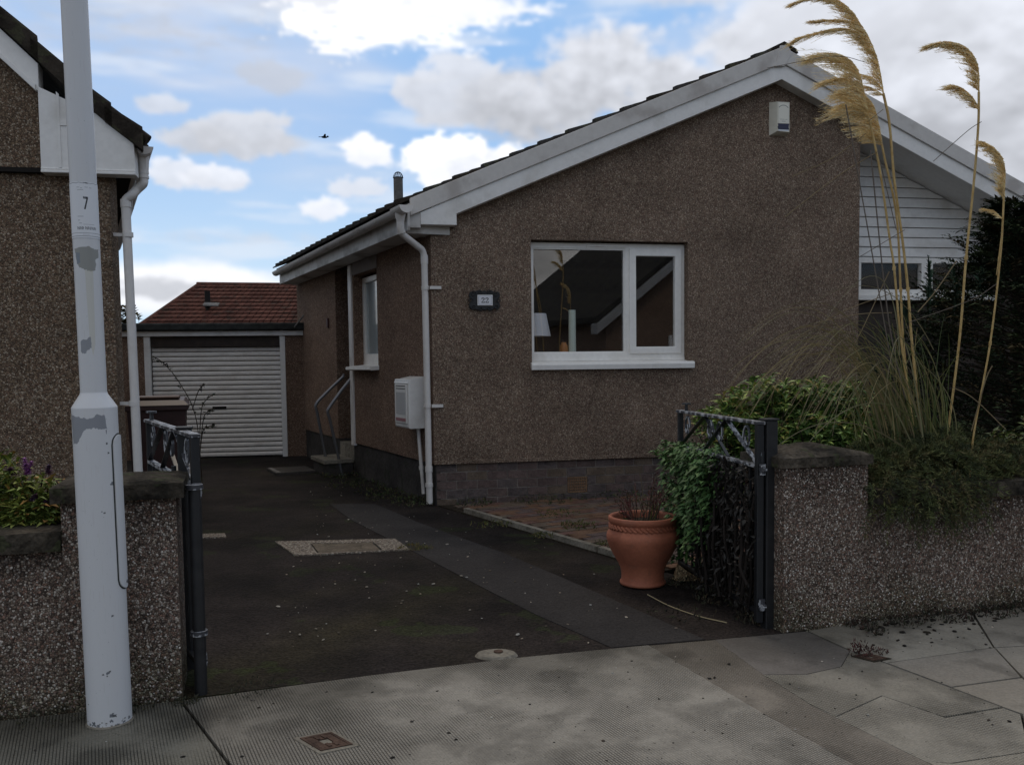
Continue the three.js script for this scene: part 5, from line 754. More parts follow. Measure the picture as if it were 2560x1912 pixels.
// ------------------------------------------------------------------ covers, pot and odd things on the ground
{
  const C = thing('inspection_cover', 'long rectangular drain cover of pinkish exposed aggregate set in the dark driveway', 'drain cover', [0, 0, 0]);
  const out = [[-2.04, -7.64], [-1.73, -7.06], [-0.84, -7.24], [-1.02, -7.70]], lid = [[-1.70, -7.52], [-1.56, -7.15], [-1.08, -7.235], [-1.20, -7.55]];
  part('surround', weathered(ext(out.map(p => [p[0], -p[1]]), -0.0055, 0.006, [[[-1.72, 7.535], [-1.57, 7.135], [-1.06, 7.22], [-1.185, 7.565]]]).rotateX(-Math.PI / 2), 11, 0.003), M.aggregate, C);
  part('lid', slabXZ(lid, -0.0053, 0.004), std({ map: M.concrete.map, color: new THREE.Color().setRGB(0.62, 0.56, 0.52), roughness: 0.9 }), C);
  part('gap', slabXZ([[-1.715, -7.53], [-1.568, -7.14], [-1.065, -7.225], [-1.188, -7.56]], -0.0057, -0.0035), M.dark, C);
  const S = thing('concrete_patch', 'small pale concrete strip in the drive beside the left gate', 'drain cover', [0, 0, 0]);
  part('patch', weathered(slabXZ([[-2.9, -8.03], [-2.60, -8.05], [-2.53, -7.87], [-2.8, -7.85]], -0.0055, 0.006), 12, 0.004), M.aggregate, S);
  const R = thing('round_cover', 'round pale concrete stopcock cover in the drive near the pavement edge', 'stopcock cover', [-0.095, 0, -4.578]);
  part('disc', weathered(new THREE.CylinderGeometry(0.098, 0.112, 0.014, 28, 1).scale(1, 1, 0.72).translate(0, 0.001, 0), 13, 0.006), M.concrete, R); part('lid', weathered(new THREE.CylinderGeometry(0.024, 0.024, 0.006, 12).translate(0.01, 0.012, -0.015), 14, 0.003), M.rust, R);
  const iron = (label, c, k, turn, q) => { const t = thing('stopcock_cover', label, 'stopcock cover', [c[0], 0, c[1]]); const P = q.map(p => [(p[0] - c[0]), (p[1] - c[1])]); const sc = (s) => P.map(p => [p[0] * s, p[1] * s]);
    part('surround', ext(sc(1.32).map(p => [p[0], -p[1]]), -0.004, 0.0035, [sc(1.06).map(p => [p[0], -p[1]])]).rotateX(-Math.PI / 2), k, t); part('frame', ext(sc(1.04).map(p => [p[0], -p[1]]), -0.004, 0.007, [sc(0.86).map(p => [p[0], -p[1]])]).rotateX(-Math.PI / 2), M.rust, t); part('lid', ext(sc(0.82).map(p => [p[0], -p[1]]), -0.004, 0.006, [sc(0.34).map(p => [p[0], -p[1]])]).rotateX(-Math.PI / 2), M.rust, t); part('keyhole_plate', slabXZ(sc(0.31), -0.004, 0.002), M.concrete, t);
    const L = (a, b, f) => [mix(a[0], b[0], f), mix(a[1], b[1], f)]; for (const f of [0.35, 0.65]) { const a = L(sc(0.8)[0], sc(0.8)[1], f), b = L(sc(0.8)[3], sc(0.8)[2], f), a2 = L(a, b, 0.28), b2 = L(a, b, 0.72); part('rib', [bar([a[0], 0.0075, a[1]], [a2[0], 0.0075, a2[1]], 0.012, 0.004), bar([b2[0], 0.0075, b2[1]], [b[0], 0.0075, b[1]], 0.012, 0.004)], M.rust, t); } return t; };
  iron('square rusty iron stopcock cover set in the ribbed paving near the bottom edge', [-0.757, -3.515], M.concrete, 0, [[-0.865, -3.545], [-0.755, -3.60], [-0.65, -3.485], [-0.76, -3.43]]);
  iron('small rusty stopcock cover beside red weeds on the right-hand pavement', [1.795, -4.455], M.soil, 0, [[1.725, -4.475], [1.80, -4.505], [1.865, -4.44], [1.785, -4.405]]);
}
{
  const P = thing('terracotta_pot', 'large terracotta pot with a rope band, holding bare red-leaved stems', 'plant pot', [0.872, 0, -6.03]);
  const pr = [[0, 0.0], [0.148, 0], [0.155, 0.012], [0.153, 0.024], [0.144, 0.031], [0.142, 0.07], [0.150, 0.115], [0.168, 0.155], [0.198, 0.205], [0.226, 0.262], [0.240, 0.305], [0.243, 0.33], [0.238, 0.354], [0.222, 0.376], [0.216, 0.385], [0.214, 0.415], [0.218, 0.424], [0.226, 0.43], [0.231, 0.445], [0.229, 0.462], [0.222, 0.468], [0.207, 0.466], [0.200, 0.45], [0.198, 0.40]];
  part('pot', new THREE.LatheGeometry(pr.map(p => new THREE.Vector2(p[0], p[1])), 72), M.terracotta, P);
  const rope = []; for (let i = 0; i < 40; i++) { const a = i / 40 * Math.PI * 2, b = a + 0.19; const p = (t, y) => [Math.cos(t) * 0.2185, y, Math.sin(t) * 0.2185]; rope.push(tube([p(a, 0.388), p(a + 0.07, 0.396), p(a + 0.14, 0.408), p(b, 0.414)], 0.0105, 7, 8)); }
  part('rope_band', rope, M.terracotta, P); part('potting_soil', new THREE.CircleGeometry(0.199, 30).rotateX(-Math.PI / 2).translate(0, 0.42, 0), M.soil, P);
  const S = thing('stone_chunk', 'broken pale stone lying between the terracotta pot and the gate', 'stone', [1.17, 0, -6.12]); part('stone', weathered(new THREE.BufferGeometry().copy(hexa([[-0.06, 0, 0.04], [0.13, 0, 0.02], [0.10, 0, -0.06], [-0.07, 0, -0.05], [-0.045, 0.115, 0.01], [0.02, 0.06, 0.01], [0.02, 0.055, -0.03], [-0.045, 0.105, -0.02]])), 21, 0.012), std({ map: M.aggregate.map, bumpMap: M.aggregate.bumpMap, bumpScale: 0.004, color: new THREE.Color().setRGB(1.7, 1.45, 1.05), roughness: 0.9 }), S);
  const D = thing('fallen_cane', 'thin dry cane lying across the drive in front of the terracotta pot', 'cane', [0, 0, 0]); part('cane', tube([[0.855, 0.012, -5.70], [0.95, 0.004, -5.46], [1.08, 0.001, -5.24], [1.22, -0.001, -5.10]], 0.0035, 6, 24), std({ color: new THREE.Color().setRGB(0.34, 0.28, 0.17), roughness: 0.8 }), D);
}

// ------------------------------------------------------------------ plants
const leafMat = (o = {}) => new THREE.MeshPhysicalMaterial(Object.assign({ vertexColors: true, roughness: 0.58, specularIntensity: 0.8, side: THREE.DoubleSide }, o));
class Leaves {                                                      // collects leaves: folded blades of four triangles with their own tint
  constructor() { this.p = []; this.c = []; }
  add(o, dir, up, len, wid, col, curl = 0.15, fold = 0.18) {
    dir = dir.clone().normalize(); let s = dir.clone().cross(up); if (s.lengthSq() < 1e-6) s = V3(1, 0, 0).cross(dir); s.normalize(); const n = s.clone().cross(dir).normalize();
    const m = o.clone().addScaledVector(dir, len * 0.5).addScaledVector(n, len * curl * 0.4), t = o.clone().addScaledVector(dir, len).addScaledVector(n, -len * curl), l = o.clone().addScaledVector(dir, len * 0.45).addScaledVector(s, -wid / 2).addScaledVector(n, wid * fold + len * curl * 0.4), r = o.clone().addScaledVector(dir, len * 0.45).addScaledVector(s, wid / 2).addScaledVector(n, wid * fold + len * curl * 0.4);
    for (const v of [o, l, m, m, l, t, o, m, r, m, t, r]) this.p.push(v.x, v.y, v.z);
    const q = this.gain || 1; for (let i = 0; i < 12; i++) this.c.push(col[0] * q, col[1] * q, col[2] * q);
  }
  ribbon(pts, w0, w1, col, col2 = col) {                             // narrow grass blade along points
    const side = V3(), q = [];
    for (let i = 0; i < pts.length; i++) { const d = pts[Math.min(i + 1, pts.length - 1)].clone().sub(pts[Math.max(i - 1, 0)]).normalize(); const view = pts[i].clone().sub(V3(this.ox || 0, 1.5, this.oz || 0)).normalize().add(V3(0.25, 0.35, 0)); side.copy(d).cross(view).normalize(); const w = mix(w0, w1, i / (pts.length - 1)) / 2; q.push([pts[i].clone().addScaledVector(side, -w), pts[i].clone().addScaledVector(side, w), mix3(col, col2, i / (pts.length - 1))]); }
    for (let i = 0; i < q.length - 1; i++) { const [a, b, c] = q[i], [d, e, f] = q[i + 1]; for (const v of [a, b, e, a, e, d]) this.p.push(v.x, v.y, v.z); for (const k of [c, c, f, c, f, f]) this.c.push(k[0], k[1], k[2]); }
  }
  geo() { const g = new THREE.BufferGeometry(); g.setAttribute('position', new THREE.Float32BufferAttribute(this.p, 3)); g.setAttribute('color', new THREE.Float32BufferAttribute(this.c, 3)); g.computeVertexNormals(); return g; }
}
const rdir = (up = 0) => { const a = rnd() * 6.283, z = rr(-1, 1), r = Math.sqrt(1 - z * z); return V3(r * Math.cos(a), z + up, r * Math.sin(a)).normalize(); };
const jit = (c, k = 0.3) => { const f = 1 + rr(-k, k), g = rr(-0.08, 0.08); return [c[0] * f * (1 + g), c[1] * f, c[2] * f * (1 - g)]; };
// a shrub: twigs from the base to points in a lumpy volume, a whorl of leaves at every twig end
function shrub(t, s, o) {
  seed(s); const L = new Leaves(), tw = [], lumps = o.lumps; L.gain = o.gain || 1.3;
  for (let i = 0; i < o.shoots; i++) {
    const l = pick(lumps), d = rdir(0.35), k = Math.pow(rnd(), 0.42), e = V3(l[0] + d.x * l[3] * k, l[1] + d.y * l[4] * k, l[2] + d.z * (l[5] || l[3]) * k); if (o.clip && !o.clip(e)) continue;
    if (i % 6 === 0) tw.push(tube([V3(l[0] + rr(-0.1, 0.1), o.y0, l[2] + rr(-0.05, 0.05)), V3(mix(l[0], e.x, 0.5), mix(o.y0, e.y, 0.55), mix(l[2], e.z, 0.5)), e], 0.004, 4, 5));
    const out = e.clone().sub(V3(l[0], l[1] - l[4] * 0.5, l[2])).normalize().add(V3(0, 0.5, 0)).normalize(), tip = k > 0.8 ? 1 : 0;
    const n = o.whorl || 6; for (let j = 0; j < n; j++) { const a = j / n * 6.283 + rnd(), side = V3(Math.cos(a), 0, Math.sin(a)), dir = out.clone().multiplyScalar(rr(0.3, 0.9)).add(side.multiplyScalar(0.9)).add(V3(0, o.droop || 0, 0)); L.add(e.clone().addScaledVector(out, -j * 0.009), dir, V3(0, 1, 0).add(rdir().multiplyScalar(0.3)), o.len * rr(0.7, 1.25), o.wid * rr(0.75, 1.2), jit(tip && rnd() < (o.tipShare || 0.5) ? pick(o.tips) : pick(o.cols), 0.28), rr(0.05, 0.3)); }
  }
  if (tw.length) part('stems', tw, M.bark, t);
  return part('foliage', L.geo(), leafMat(o.mat), t, { kind: 'stuff' });
}
{ // flowering shrub at the left edge
  const t = thing('flowering_shrub', 'yellow-green shrub with purple flower spikes above the wall at the left edge', 'shrub', [-2.3, 0, -4.16]);
  const y0 = 0.7; shrub(t, 901, { shoots: 560, whorl: 8, len: 0.062, wid: 0.021, y0, lumps: [[-0.12, 0.93, 0.02, 0.24, 0.20, 0.15], [0.10, 0.88, 0.02, 0.17, 0.15, 0.12], [-0.34, 0.95, 0, 0.25, 0.24, 0.15], [0.0, 0.80, 0.09, 0.26, 0.08, 0.08], [0.14, 0.82, 0.06, 0.12, 0.10, 0.08]], cols: [[0.10, 0.14, 0.03], [0.15, 0.19, 0.04], [0.20, 0.23, 0.05], [0.07, 0.105, 0.025]], tips: [[0.27, 0.28, 0.07], [0.30, 0.17, 0.055], [0.21, 0.25, 0.06]] });
  seed(903); for (const [x, y, z, l] of [[0.07, 1.055, 0.05, 0.075], [0.09, 1.045, 0.06, 0.07], [-0.20, 1.05, 0.0, 0.06], [0.17, 1.035, 0.04, 0.045], [-0.165, 0.845, 0.12, 0.075], [-0.30, 1.07, 0.05, 0.06], [0.185, 0.885, 0.1, 0.04], [0.13, 0.915, 0.1, 0.035], [-0.06, 1.03, 0.08, 0.045], [0.0, 1.03, 0.05, 0.04], [-0.13, 1.14, 0.0, 0.055]]) { const L = new Leaves(), c = l > 0.05 ? [[0.30, 0.09, 0.30], [0.42, 0.17, 0.42], [0.19, 0.055, 0.20]] : [[0.09, 0.02, 0.05], [0.16, 0.12, 0.18], [0.13, 0.05, 0.11]]; const ax = V3(rr(-0.3, 0.5), 1, rr(-0.2, 0.3)).normalize(); for (let i = 0; i < 170; i++) { const f = rnd(), a = rnd() * 6.28; L.add(V3(x, y, z).addScaledVector(ax, (f - 0.5) * l), V3(Math.cos(a), rr(0.2, 1), Math.sin(a)), V3(0, 1, 0), 0.023 * (1.15 - f * 0.6), 0.009, jit(pick(c))); } part('flower_spike', L.geo(), leafMat(), t); }
}
{ // evergreen shrub behind the right-hand gate
  const t = thing('evergreen_shrub', 'broad green evergreen shrub behind the gate, below the straw-coloured plumes', 'shrub', [1.9, 0, -6.25]);
  shrub(t, 911, { shoots: 1750, whorl: 7, len: 0.075, wid: 0.026, y0: 0.4, lumps: [[-0.38, 0.98, 0, 0.30, 0.26, 0.3], [-0.12, 1.10, -0.05, 0.36, 0.30, 0.35], [0.18, 1.08, 0, 0.36, 0.32, 0.35], [0.48, 1.02, -0.1, 0.32, 0.34, 0.3], [0.15, 0.88, 0.25, 0.55, 0.25, 0.25], [-0.2, 0.75, 0.2, 0.45, 0.3, 0.3], [0.65, 0.8, 0.1, 0.35, 0.35, 0.3]], cols: [[0.075, 0.135, 0.032], [0.095, 0.165, 0.04], [0.052, 0.10, 0.027], [0.12, 0.19, 0.045]], tips: [[0.21, 0.29, 0.06], [0.17, 0.25, 0.06], [0.25, 0.30, 0.08], [0.24, 0.18, 0.05]], tipShare: 0.55 });
}
{ // climber over the right-hand gate
  const t = thing('climber', 'leafy green climber with dark dead stems covering the right-hand iron gate', 'climber', [1.375, 0, -5.0]);
  const d = V3(-0.2, 0, -1.28), q = V3(0.988, 0, -0.154); seed(921); const L = new Leaves(), tw = [], dead = [];
  L.gain = 1.35; const cols = [[0.045, 0.098, 0.028], [0.060, 0.122, 0.036], [0.032, 0.068, 0.021], [0.082, 0.148, 0.045]];
  for (let i = 0; i < 520; i++) { const f = 1 - Math.pow(rnd(), 0.8) * 0.62, y = Math.pow(rnd(), 0.9) * 0.78 + 0.16, lim = 0.52 + 0.30 * sst(0.3, 0.6, y) * 0 - (y > 0.72 ? (y - 0.72) * -0.5 : 0); if (f < 0.42 + 0.2 * Math.sin(y * 7) * 0.4 || (y < 0.3 && f < 0.72)) continue; const o = V3(0, y, 0).addScaledVector(d, f * 1.04).addScaledVector(q, rr(-0.13, 0.06)); for (let j = 0; j < 5; j++) { const dir = V3(-0.75 + rr(-0.6, 0.5), rr(-0.35, 0.35), 0.5 + rr(-0.6, 0.5)); L.add(o.clone().add(V3(rr(-0.03, 0.03), rr(-0.03, 0.03), rr(-0.03, 0.03))), dir, V3(0, 1, 0).add(rdir().multiplyScalar(0.35)), rr(0.045, 0.082), rr(0.024, 0.036), jit(pick(cols), 0.3), 0.2); } }
  for (let i = 0; i < 26; i++) { const f = rr(0.80, 1.05), y = rr(0.80, 0.96), o = V3(0, y, 0).addScaledVector(d, f).addScaledVector(q, rr(-0.16, 0)); for (let j = 0; j < 7; j++) { const a = j * 0.9; L.add(o, V3(Math.cos(a), rr(0.2, 0.8), Math.sin(a)), V3(0, 1, 0), rr(0.05, 0.075), 0.022, jit([0.085, 0.15, 0.045]), 0.2); } }
  part('foliage', L.geo(), leafMat(), t, { kind: 'stuff' });
  for (let i = 0; i < 120; i++) { const f = rr(0.02, 0.62), w = rr(-0.09, 0.07), y1 = rr(0.35, 0.93), y0 = rr(0.05, y1 - 0.2); dead.push(tube([V3(0, y0, 0).addScaledVector(d, f + rr(-0.05, 0.05)).addScaledVector(q, w), V3(0, mix(y0, y1, 0.35), 0).addScaledVector(d, f + rr(-0.04, 0.04)).addScaledVector(q, w + rr(-0.03, 0.03)), V3(0, mix(y0, y1, 0.7), 0).addScaledVector(d, f + rr(-0.04, 0.04)).addScaledVector(q, w + rr(-0.03, 0.03)), V3(0, y1, 0).addScaledVector(d, f + rr(-0.08, 0.08)).addScaledVector(q, w)], rr(0.004, 0.011), 5, 14)); }
  part('dead_stems', dead, std({ color: new THREE.Color().setRGB(0.022, 0.018, 0.016), roughness: 0.95 }), t, { kind: 'stuff', label: 'blackened dead stems hanging on the hinge side of the gate' });
  const D = new Leaves(); for (let i = 0; i < 1500; i++) { const f = rr(0.0, 0.66), y = Math.pow(rnd(), 0.8) * 0.85 + 0.07; D.add(V3(0, y, 0).addScaledVector(d, f).addScaledVector(q, rr(-0.10, 0.08)), V3(rr(-1, 1), rr(-1.2, 0.1), rr(-1, 1)), rdir(), rr(0.03, 0.07), rr(0.012, 0.026), jit([0.020, 0.017, 0.014], 0.5)); } part('withered_leaves', D.geo(), leafMat(), t, { kind: 'stuff' });
}
{ // dark conifer against the set-back bay
  const t = thing('conifer_tree', 'dark dense conifer at the right edge hiding the set-back bay window', 'tree', [4.75, 0, -8.3]);
  part('trunk', [rod([0, 0.2, 0], [0.05, 2.9, 0], 0.09, 0.03, 10)], M.bark, t); seed(931); const L = new Leaves(), br = [];
  L.gain = 1.8; const cols = [[0.014, 0.020, 0.011], [0.020, 0.030, 0.015], [0.010, 0.015, 0.009], [0.026, 0.036, 0.016], [0.036, 0.028, 0.014]];
  const spray = (o, dir, len, n, col) => { const side = dir.clone().cross(V3(0, 1, 0)).normalize(); for (let k = 0; k < n; k++) { const f = k / n, c = o.clone().addScaledVector(dir, len * f).add(V3(0, 0.10 * len * Math.sin(f * 3), 0)), w = 0.035 + 0.07 * Math.sin(Math.PI * Math.min(1, f * 1.1 + 0.1)); for (const sg of [-1, 1]) L.add(c, dir.clone().multiplyScalar(0.75).addScaledVector(side, sg * rr(0.5, 1.0)).add(V3(0, rr(-0.25, 0.45), 0)), V3(0, 1, 0).add(rdir().multiplyScalar(0.4)), w * rr(0.7, 1.1), w * 0.26, jit(col, 0.3)); } };
  const prof = (y) => y < 1.0 ? 1.6 : y < 1.8 ? mix(1.6, 1.35, (y - 1.0) / 0.8) : y < 2.15 ? mix(1.35, 0.85, (y - 1.8) / 0.35) : mix(0.85, 0.40, (y - 2.15) / 0.8);
  for (let i = 0; i < 2600; i++) { const y = rr(0.25, 2.88), a = rnd() * 6.283, R = prof(y) * rr(0.55, 1.04) * (1 + 0.13 * Math.sin(a * 5 + y * 4)); const o = V3(Math.cos(a) * R * 0.62, y, Math.sin(a) * R * 0.62), dir = V3(Math.cos(a), rr(0.0, 0.75), Math.sin(a)).normalize(); spray(o, dir, R * rr(0.34, 0.5), 9, pick(cols)); if (i % 5 === 0) br.push(rod([0.02, y * 0.9, 0], o, 0.012, 0.004, 5)); }
  for (const [x, y, z, dx, l] of [[-1.02, 2.05, 0.25, -0.12, 0.36], [-1.05, 1.9, 0.3, -0.1, 0.3], [-0.80, 2.02, 0.3, -0.25, 0.34], [-0.62, 2.05, 0.3, 0.1, 0.25], [-0.45, 2.1, 0.3, 0.2, 0.3], [-0.32, 2.2, 0.2, 0.1, 0.28], [-1.2, 1.75, 0.2, -0.3, 0.3], [-0.85, 1.85, 0.3, 0.15, 0.3], [-0.2, 2.5, 0.1, -0.1, 0.3], [-0.05, 2.7, 0.1, 0.05, 0.34], [-1.3, 1.5, 0.2, -0.5, 0.3], [-1.4, 1.2, 0.2, -0.6, 0.3], [-1.4, 1.0, 0.3, -0.6, 0.3]]) for (let k = 0; k < 2; k++) spray(V3(x, y, z), V3(dx + rr(-0.08, 0.08), 0.9, rr(-0.1, 0.2)).normalize(), l, 13, [0.022, 0.036, 0.024]);
  part('branches', br, M.bark, t); part('crown', L.geo(), leafMat({ roughness: 0.9, transmission: 0.0, specularIntensity: 0.3 }), t, { kind: 'stuff' });
}
{ // low heathy evergreen spilling over the right-hand wall
  const t = thing('spreading_juniper', 'dark feathery ground-cover shrub spilling over the coping of the right-hand wall', 'shrub', [2.5, 0, -5.45]); seed(941); const L = new Leaves(), cols = [[0.055, 0.068, 0.024], [0.075, 0.092, 0.030], [0.038, 0.048, 0.019], [0.11, 0.118, 0.042], [0.10, 0.085, 0.034]];
  const sprig = (o, d, len, c) => { const pts = []; for (let k = 0; k < 12; k++) { const f = k / 12; const p = o.clone().addScaledVector(d, len * f).add(V3(0, -len * 0.55 * f * f, 0)); for (let j = 0; j < 3; j++) L.add(p, d.clone().multiplyScalar(0.9).add(rdir().multiplyScalar(0.75)), rdir(), rr(0.022, 0.045), rr(0.004, 0.008), jit(c, 0.35)); } };
  const ux = V3(0.959, 0, -0.284);
  for (let i = 0; i < 900; i++) { const x = rr(-0.62, 0.95), back = rr(0, 0.45), y = 0.70 + 0.24 * Math.exp(-Math.pow((x - 0.02) / 0.42, 2)) + back * 0.22 + rr(-0.06, 0.05) + (x > 0.4 ? 0.07 : 0); sprig(V3(0, y, 0).addScaledVector(ux, x).add(V3(0, 0, 0.14 - back)), V3(rr(-0.9, 0.9), rr(-0.1, 0.8), rr(0.0, 0.9)).normalize(), rr(0.12, 0.24), pick(cols)); }
  for (let i = 0; i < 170; i++) { const x = rr(-0.45, 0.25) + rr(-0.1, 0.1), y = rr(0.66, 0.86); sprig(V3(0, y, 0).addScaledVector(ux, x).add(V3(0, 0, 0.24 + rr(-0.05, 0.05))), V3(rr(-0.6, 0.6), rr(-0.8, 0.1), rr(0.1, 0.5)).normalize(), rr(0.10, 0.2), pick(cols)); }
  part('foliage', L.geo(), leafMat({ roughness: 0.85 }), t, { kind: 'stuff' });
  const u = thing('garden_undergrowth', 'mixed yellow-green undergrowth behind the right-hand wall, below the dark conifer', 'shrub', [3.05, 0, -5.95]);
  shrub(u, 945, { shoots: 900, whorl: 6, len: 0.06, wid: 0.024, y0: 0.4, lumps: [[-0.3, 0.78, 0, 0.3, 0.18, 0.2], [0.1, 0.80, 0, 0.35, 0.22, 0.25], [0.45, 0.86, 0, 0.35, 0.28, 0.25], [0.75, 0.9, -0.1, 0.35, 0.3, 0.3], [0.3, 0.7, 0.25, 0.6, 0.14, 0.12]], cols: [[0.065, 0.09, 0.028], [0.085, 0.115, 0.034], [0.048, 0.065, 0.022], [0.105, 0.085, 0.03]], tips: [[0.16, 0.21, 0.05], [0.20, 0.19, 0.05], [0.13, 0.18, 0.045]], tipShare: 0.3 });
}

// ------------------------------------------------------------------ pampas grass
{
  const Z = -5.6, G = thing('pampas_grass', 'tall pampas grass with straw plumes bent by the wind, behind the right-hand wall', 'ornamental grass', [2.5, 0, Z]);
  const loc = (p) => V3(p[0] - 2.5, p[1], (p[2] || 0));
  const straw = [[0.84, 0.67, 0.35], [0.90, 0.76, 0.45], [0.72, 0.53, 0.23], [0.94, 0.85, 0.60]];
  const mStem = std({ map: grain(128, 951, 6, [0.36, 0.22, 0.06], [0.58, 0.42, 0.18], 0.25), roughness: 0.6 });
  const plumeMat = new THREE.MeshPhysicalMaterial({ vertexColors: true, roughness: 0.95, transmission: 0.45, thickness: 0, side: THREE.DoubleSide });
  seed(951);
  function plume(stem, r, spines, dz) {
    r *= 0.78; const s = part('stem', [tube(stem.map(loc).map(v => v.add(V3(0, 0, dz))), r, 8, 60)], mStem, G);
    const n0 = loc(stem[Math.floor(stem.length / 2)]); part('node', rod([n0.x - 0.001, n0.y - 0.012, n0.z + dz], [n0.x + 0.001, n0.y + 0.012, n0.z + dz], r * 1.5, r * 1.5, 8), mStem, s);
    const L = new Leaves(); L.ox = -2.5; L.oz = -Z;
    for (const [pts, len, dirx, diry, n, spread] of spines) {
      const c = new THREE.CatmullRomCurve3(pts.map(loc).map(v => v.add(V3(0, 0, dz))));
      L.ribbon(c.getPoints(20), 0.009, 0.004, straw[2], straw[0]);
      for (let i = 0; i < n; i++) {
        const f = rnd(), p = c.getPoint(f), tg = c.getTangent(f); const bl = len * 1.0 * (0.4 + 0.8 * Math.sin(Math.PI * Math.min(1, 0.12 + 0.88 * f))) * (rnd() < 0.22 ? rr(0.9, 1.35) : rr(0.25, 0.95)), cl = pick(straw), d0 = tg.clone().multiplyScalar(0.75).add(V3(dirx * rr(0.35, 1.05), diry + rr(-0.22, 0.12), rr(-spread, spread))).normalize();
        const base = p.clone().add(V3(rr(-0.004, 0.004), 0, rr(-0.01, 0.01))), q = []; for (let k = 0; k <= 4; k++) { const t = k / 4; q.push(base.clone().addScaledVector(d0, bl * t).add(V3(dirx * bl * 0.35 * t * t, -bl * 0.30 * t * t, 0))); }
        const col = jit(cl, 0.22); L.ribbon(q, 0.0026, 0.0012, col);
        for (let m = 0; m < 8; m++) { const t = rr(0.1, 1), o = base.clone().addScaledVector(d0, bl * t).add(V3(dirx * bl * 0.35 * t * t, -bl * 0.30 * t * t, 0)); L.add(o, d0.clone().multiplyScalar(1.0).add(V3(dirx * 0.5, rr(-0.42, 0.16), rr(-0.3, 0.3))), rdir(), rr(0.016, 0.042), rr(0.0016, 0.0032), jit(cl, 0.3), 0.3); }
      }
    }
    part('plume', L.geo(), plumeMat, s); return s;
  }
  plume([[2.285, 3.111], [2.324, 2.933], [2.36, 2.585], [2.416, 2.214], [2.452, 1.926], [2.482, 1.598], [2.552, 0.965], [2.56, 0.6]], 0.0105, [[[[1.732, 3.647], [1.874, 3.685], [2.0, 3.666], [2.077, 3.61], [2.136, 3.53], [2.191, 3.442], [2.237, 3.337], [2.263, 3.235], [2.285, 3.111]].reverse(), 0.105, -0.55, 0.05, 560, 0.3], [[[2.20, 3.39], [2.114, 3.475], [2.03, 3.50], [1.92, 3.485], [1.80, 3.455], [1.76, 3.435]], 0.10, -0.7, -0.05, 190, 0.25], [[[2.21, 3.36], [2.13, 3.50], [2.05, 3.545], [1.95, 3.55], [1.86, 3.545]], 0.09, -0.7, 0.05, 120, 0.25], [[[2.275, 3.14], [2.22, 3.20], [2.15, 3.225], [2.10, 3.232]], 0.09, -0.6, 0, 70, 0.25], [[[2.283, 3.10], [2.24, 3.13], [2.19, 3.155]], 0.08, -0.6, 0, 40, 0.25]], 0.0);
  plume([[2.183, 2.943], [2.252, 2.628], [2.317, 2.215], [2.344, 2.051], [2.39, 1.633], [2.489, 0.966], [2.5, 0.6]], 0.009, [[[[1.90, 3.325], [1.967, 3.335], [2.049, 3.304], [2.103, 3.245], [2.135, 3.157], [2.159, 3.046], [2.183, 2.943]].reverse(), 0.20, -0.75, -0.02, 520, 0.3], [[[2.15, 3.1], [2.08, 3.17], [2.0, 3.19], [1.92, 3.17]], 0.11, -0.7, -0.1, 150, 0.3], [[[2.18, 2.95], [2.12, 3.0], [2.03, 3.03]], 0.14, -0.6, -0.25, 140, 0.3]], 0.05);
  plume([[2.30, 2.817], [2.318, 2.736], [2.397, 2.38], [2.429, 1.926], [2.451, 1.599], [2.524, 0.965], [2.53, 0.6]], 0.009, [[[[2.10, 3.165], [2.15, 3.155], [2.195, 3.112], [2.24, 3.061], [2.27, 2.973], [2.294, 2.861], [2.30, 2.817]].reverse(), 0.17, -0.6, -0.35, 560, 0.3]], -0.05);
  plume([[2.851, 3.104], [2.852, 2.913], [2.833, 2.588], [2.793, 2.111], [2.76, 1.598], [2.691, 0.934], [2.68, 0.6]], 0.0095, [[[[2.559, 3.385], [2.638, 3.401], [2.713, 3.392], [2.782, 3.355], [2.828, 3.294], [2.846, 3.223], [2.851, 3.104]].reverse(), 0.105, -0.6, -0.02, 460, 0.25], [[[2.700, 3.145], [2.752, 3.125], [2.815, 3.069], [2.853, 3.002]].reverse(), 0.085, -0.6, -0.02, 150, 0.25]], 0.03);
  plume([[3.0, 2.454], [2.987, 2.126], [2.935, 1.587], [2.84, 0.99], [2.82, 0.6]], 0.0075, [[[[2.87, 2.80], [2.928, 2.765], [2.98, 2.709], [3.002, 2.636], [3.003, 2.552], [3.0, 2.454]].reverse(), 0.085, -0.5, 0.0, 330, 0.25]], 0.06);
  plume([[2.99, 2.30], [2.97, 2.1], [2.96, 2.0]], 0.003, [[[[2.985, 2.34], [2.93, 2.385], [2.87, 2.40]], 0.03, -0.3, 0.0, 26, 0.2]], 0.07);
  // long leaf blades: upright core and thin arching ones blown to the left
  const B = new Leaves(); B.ox = -2.5; B.oz = -Z; seed(955); const green = [[0.095, 0.125, 0.038], [0.13, 0.15, 0.045], [0.18, 0.18, 0.065], [0.07, 0.095, 0.03]], dry = [[0.34, 0.27, 0.13], [0.27, 0.21, 0.10], [0.20, 0.16, 0.09]];
  const arc = (o, top, tip, w, c, c2) => { const p = new THREE.QuadraticBezierCurve3(o, top.multiplyScalar(2).sub(o.clone().add(tip).multiplyScalar(0.5)), tip); B.ribbon(p.getPoints(18), w, 0.0016, c, c2); };
  for (let i = 0; i < 125; i++) { const x = rr(-0.24, 0.16), h = rr(0.5, 1.15); arc(V3(x + 0.04, 0.62, rr(-0.1, 0.14)), V3(x * 1.3 + rr(-0.10, 0.03), 0.62 + h * 0.62, rr(-0.1, 0.15)), V3(x * 1.5 + rr(-0.3, 0.06), 0.65 + h, rr(-0.2, 0.25)), rr(0.007, 0.013), jit(pick(green)), jit(pick(rnd() < 0.75 ? green : dry))); }
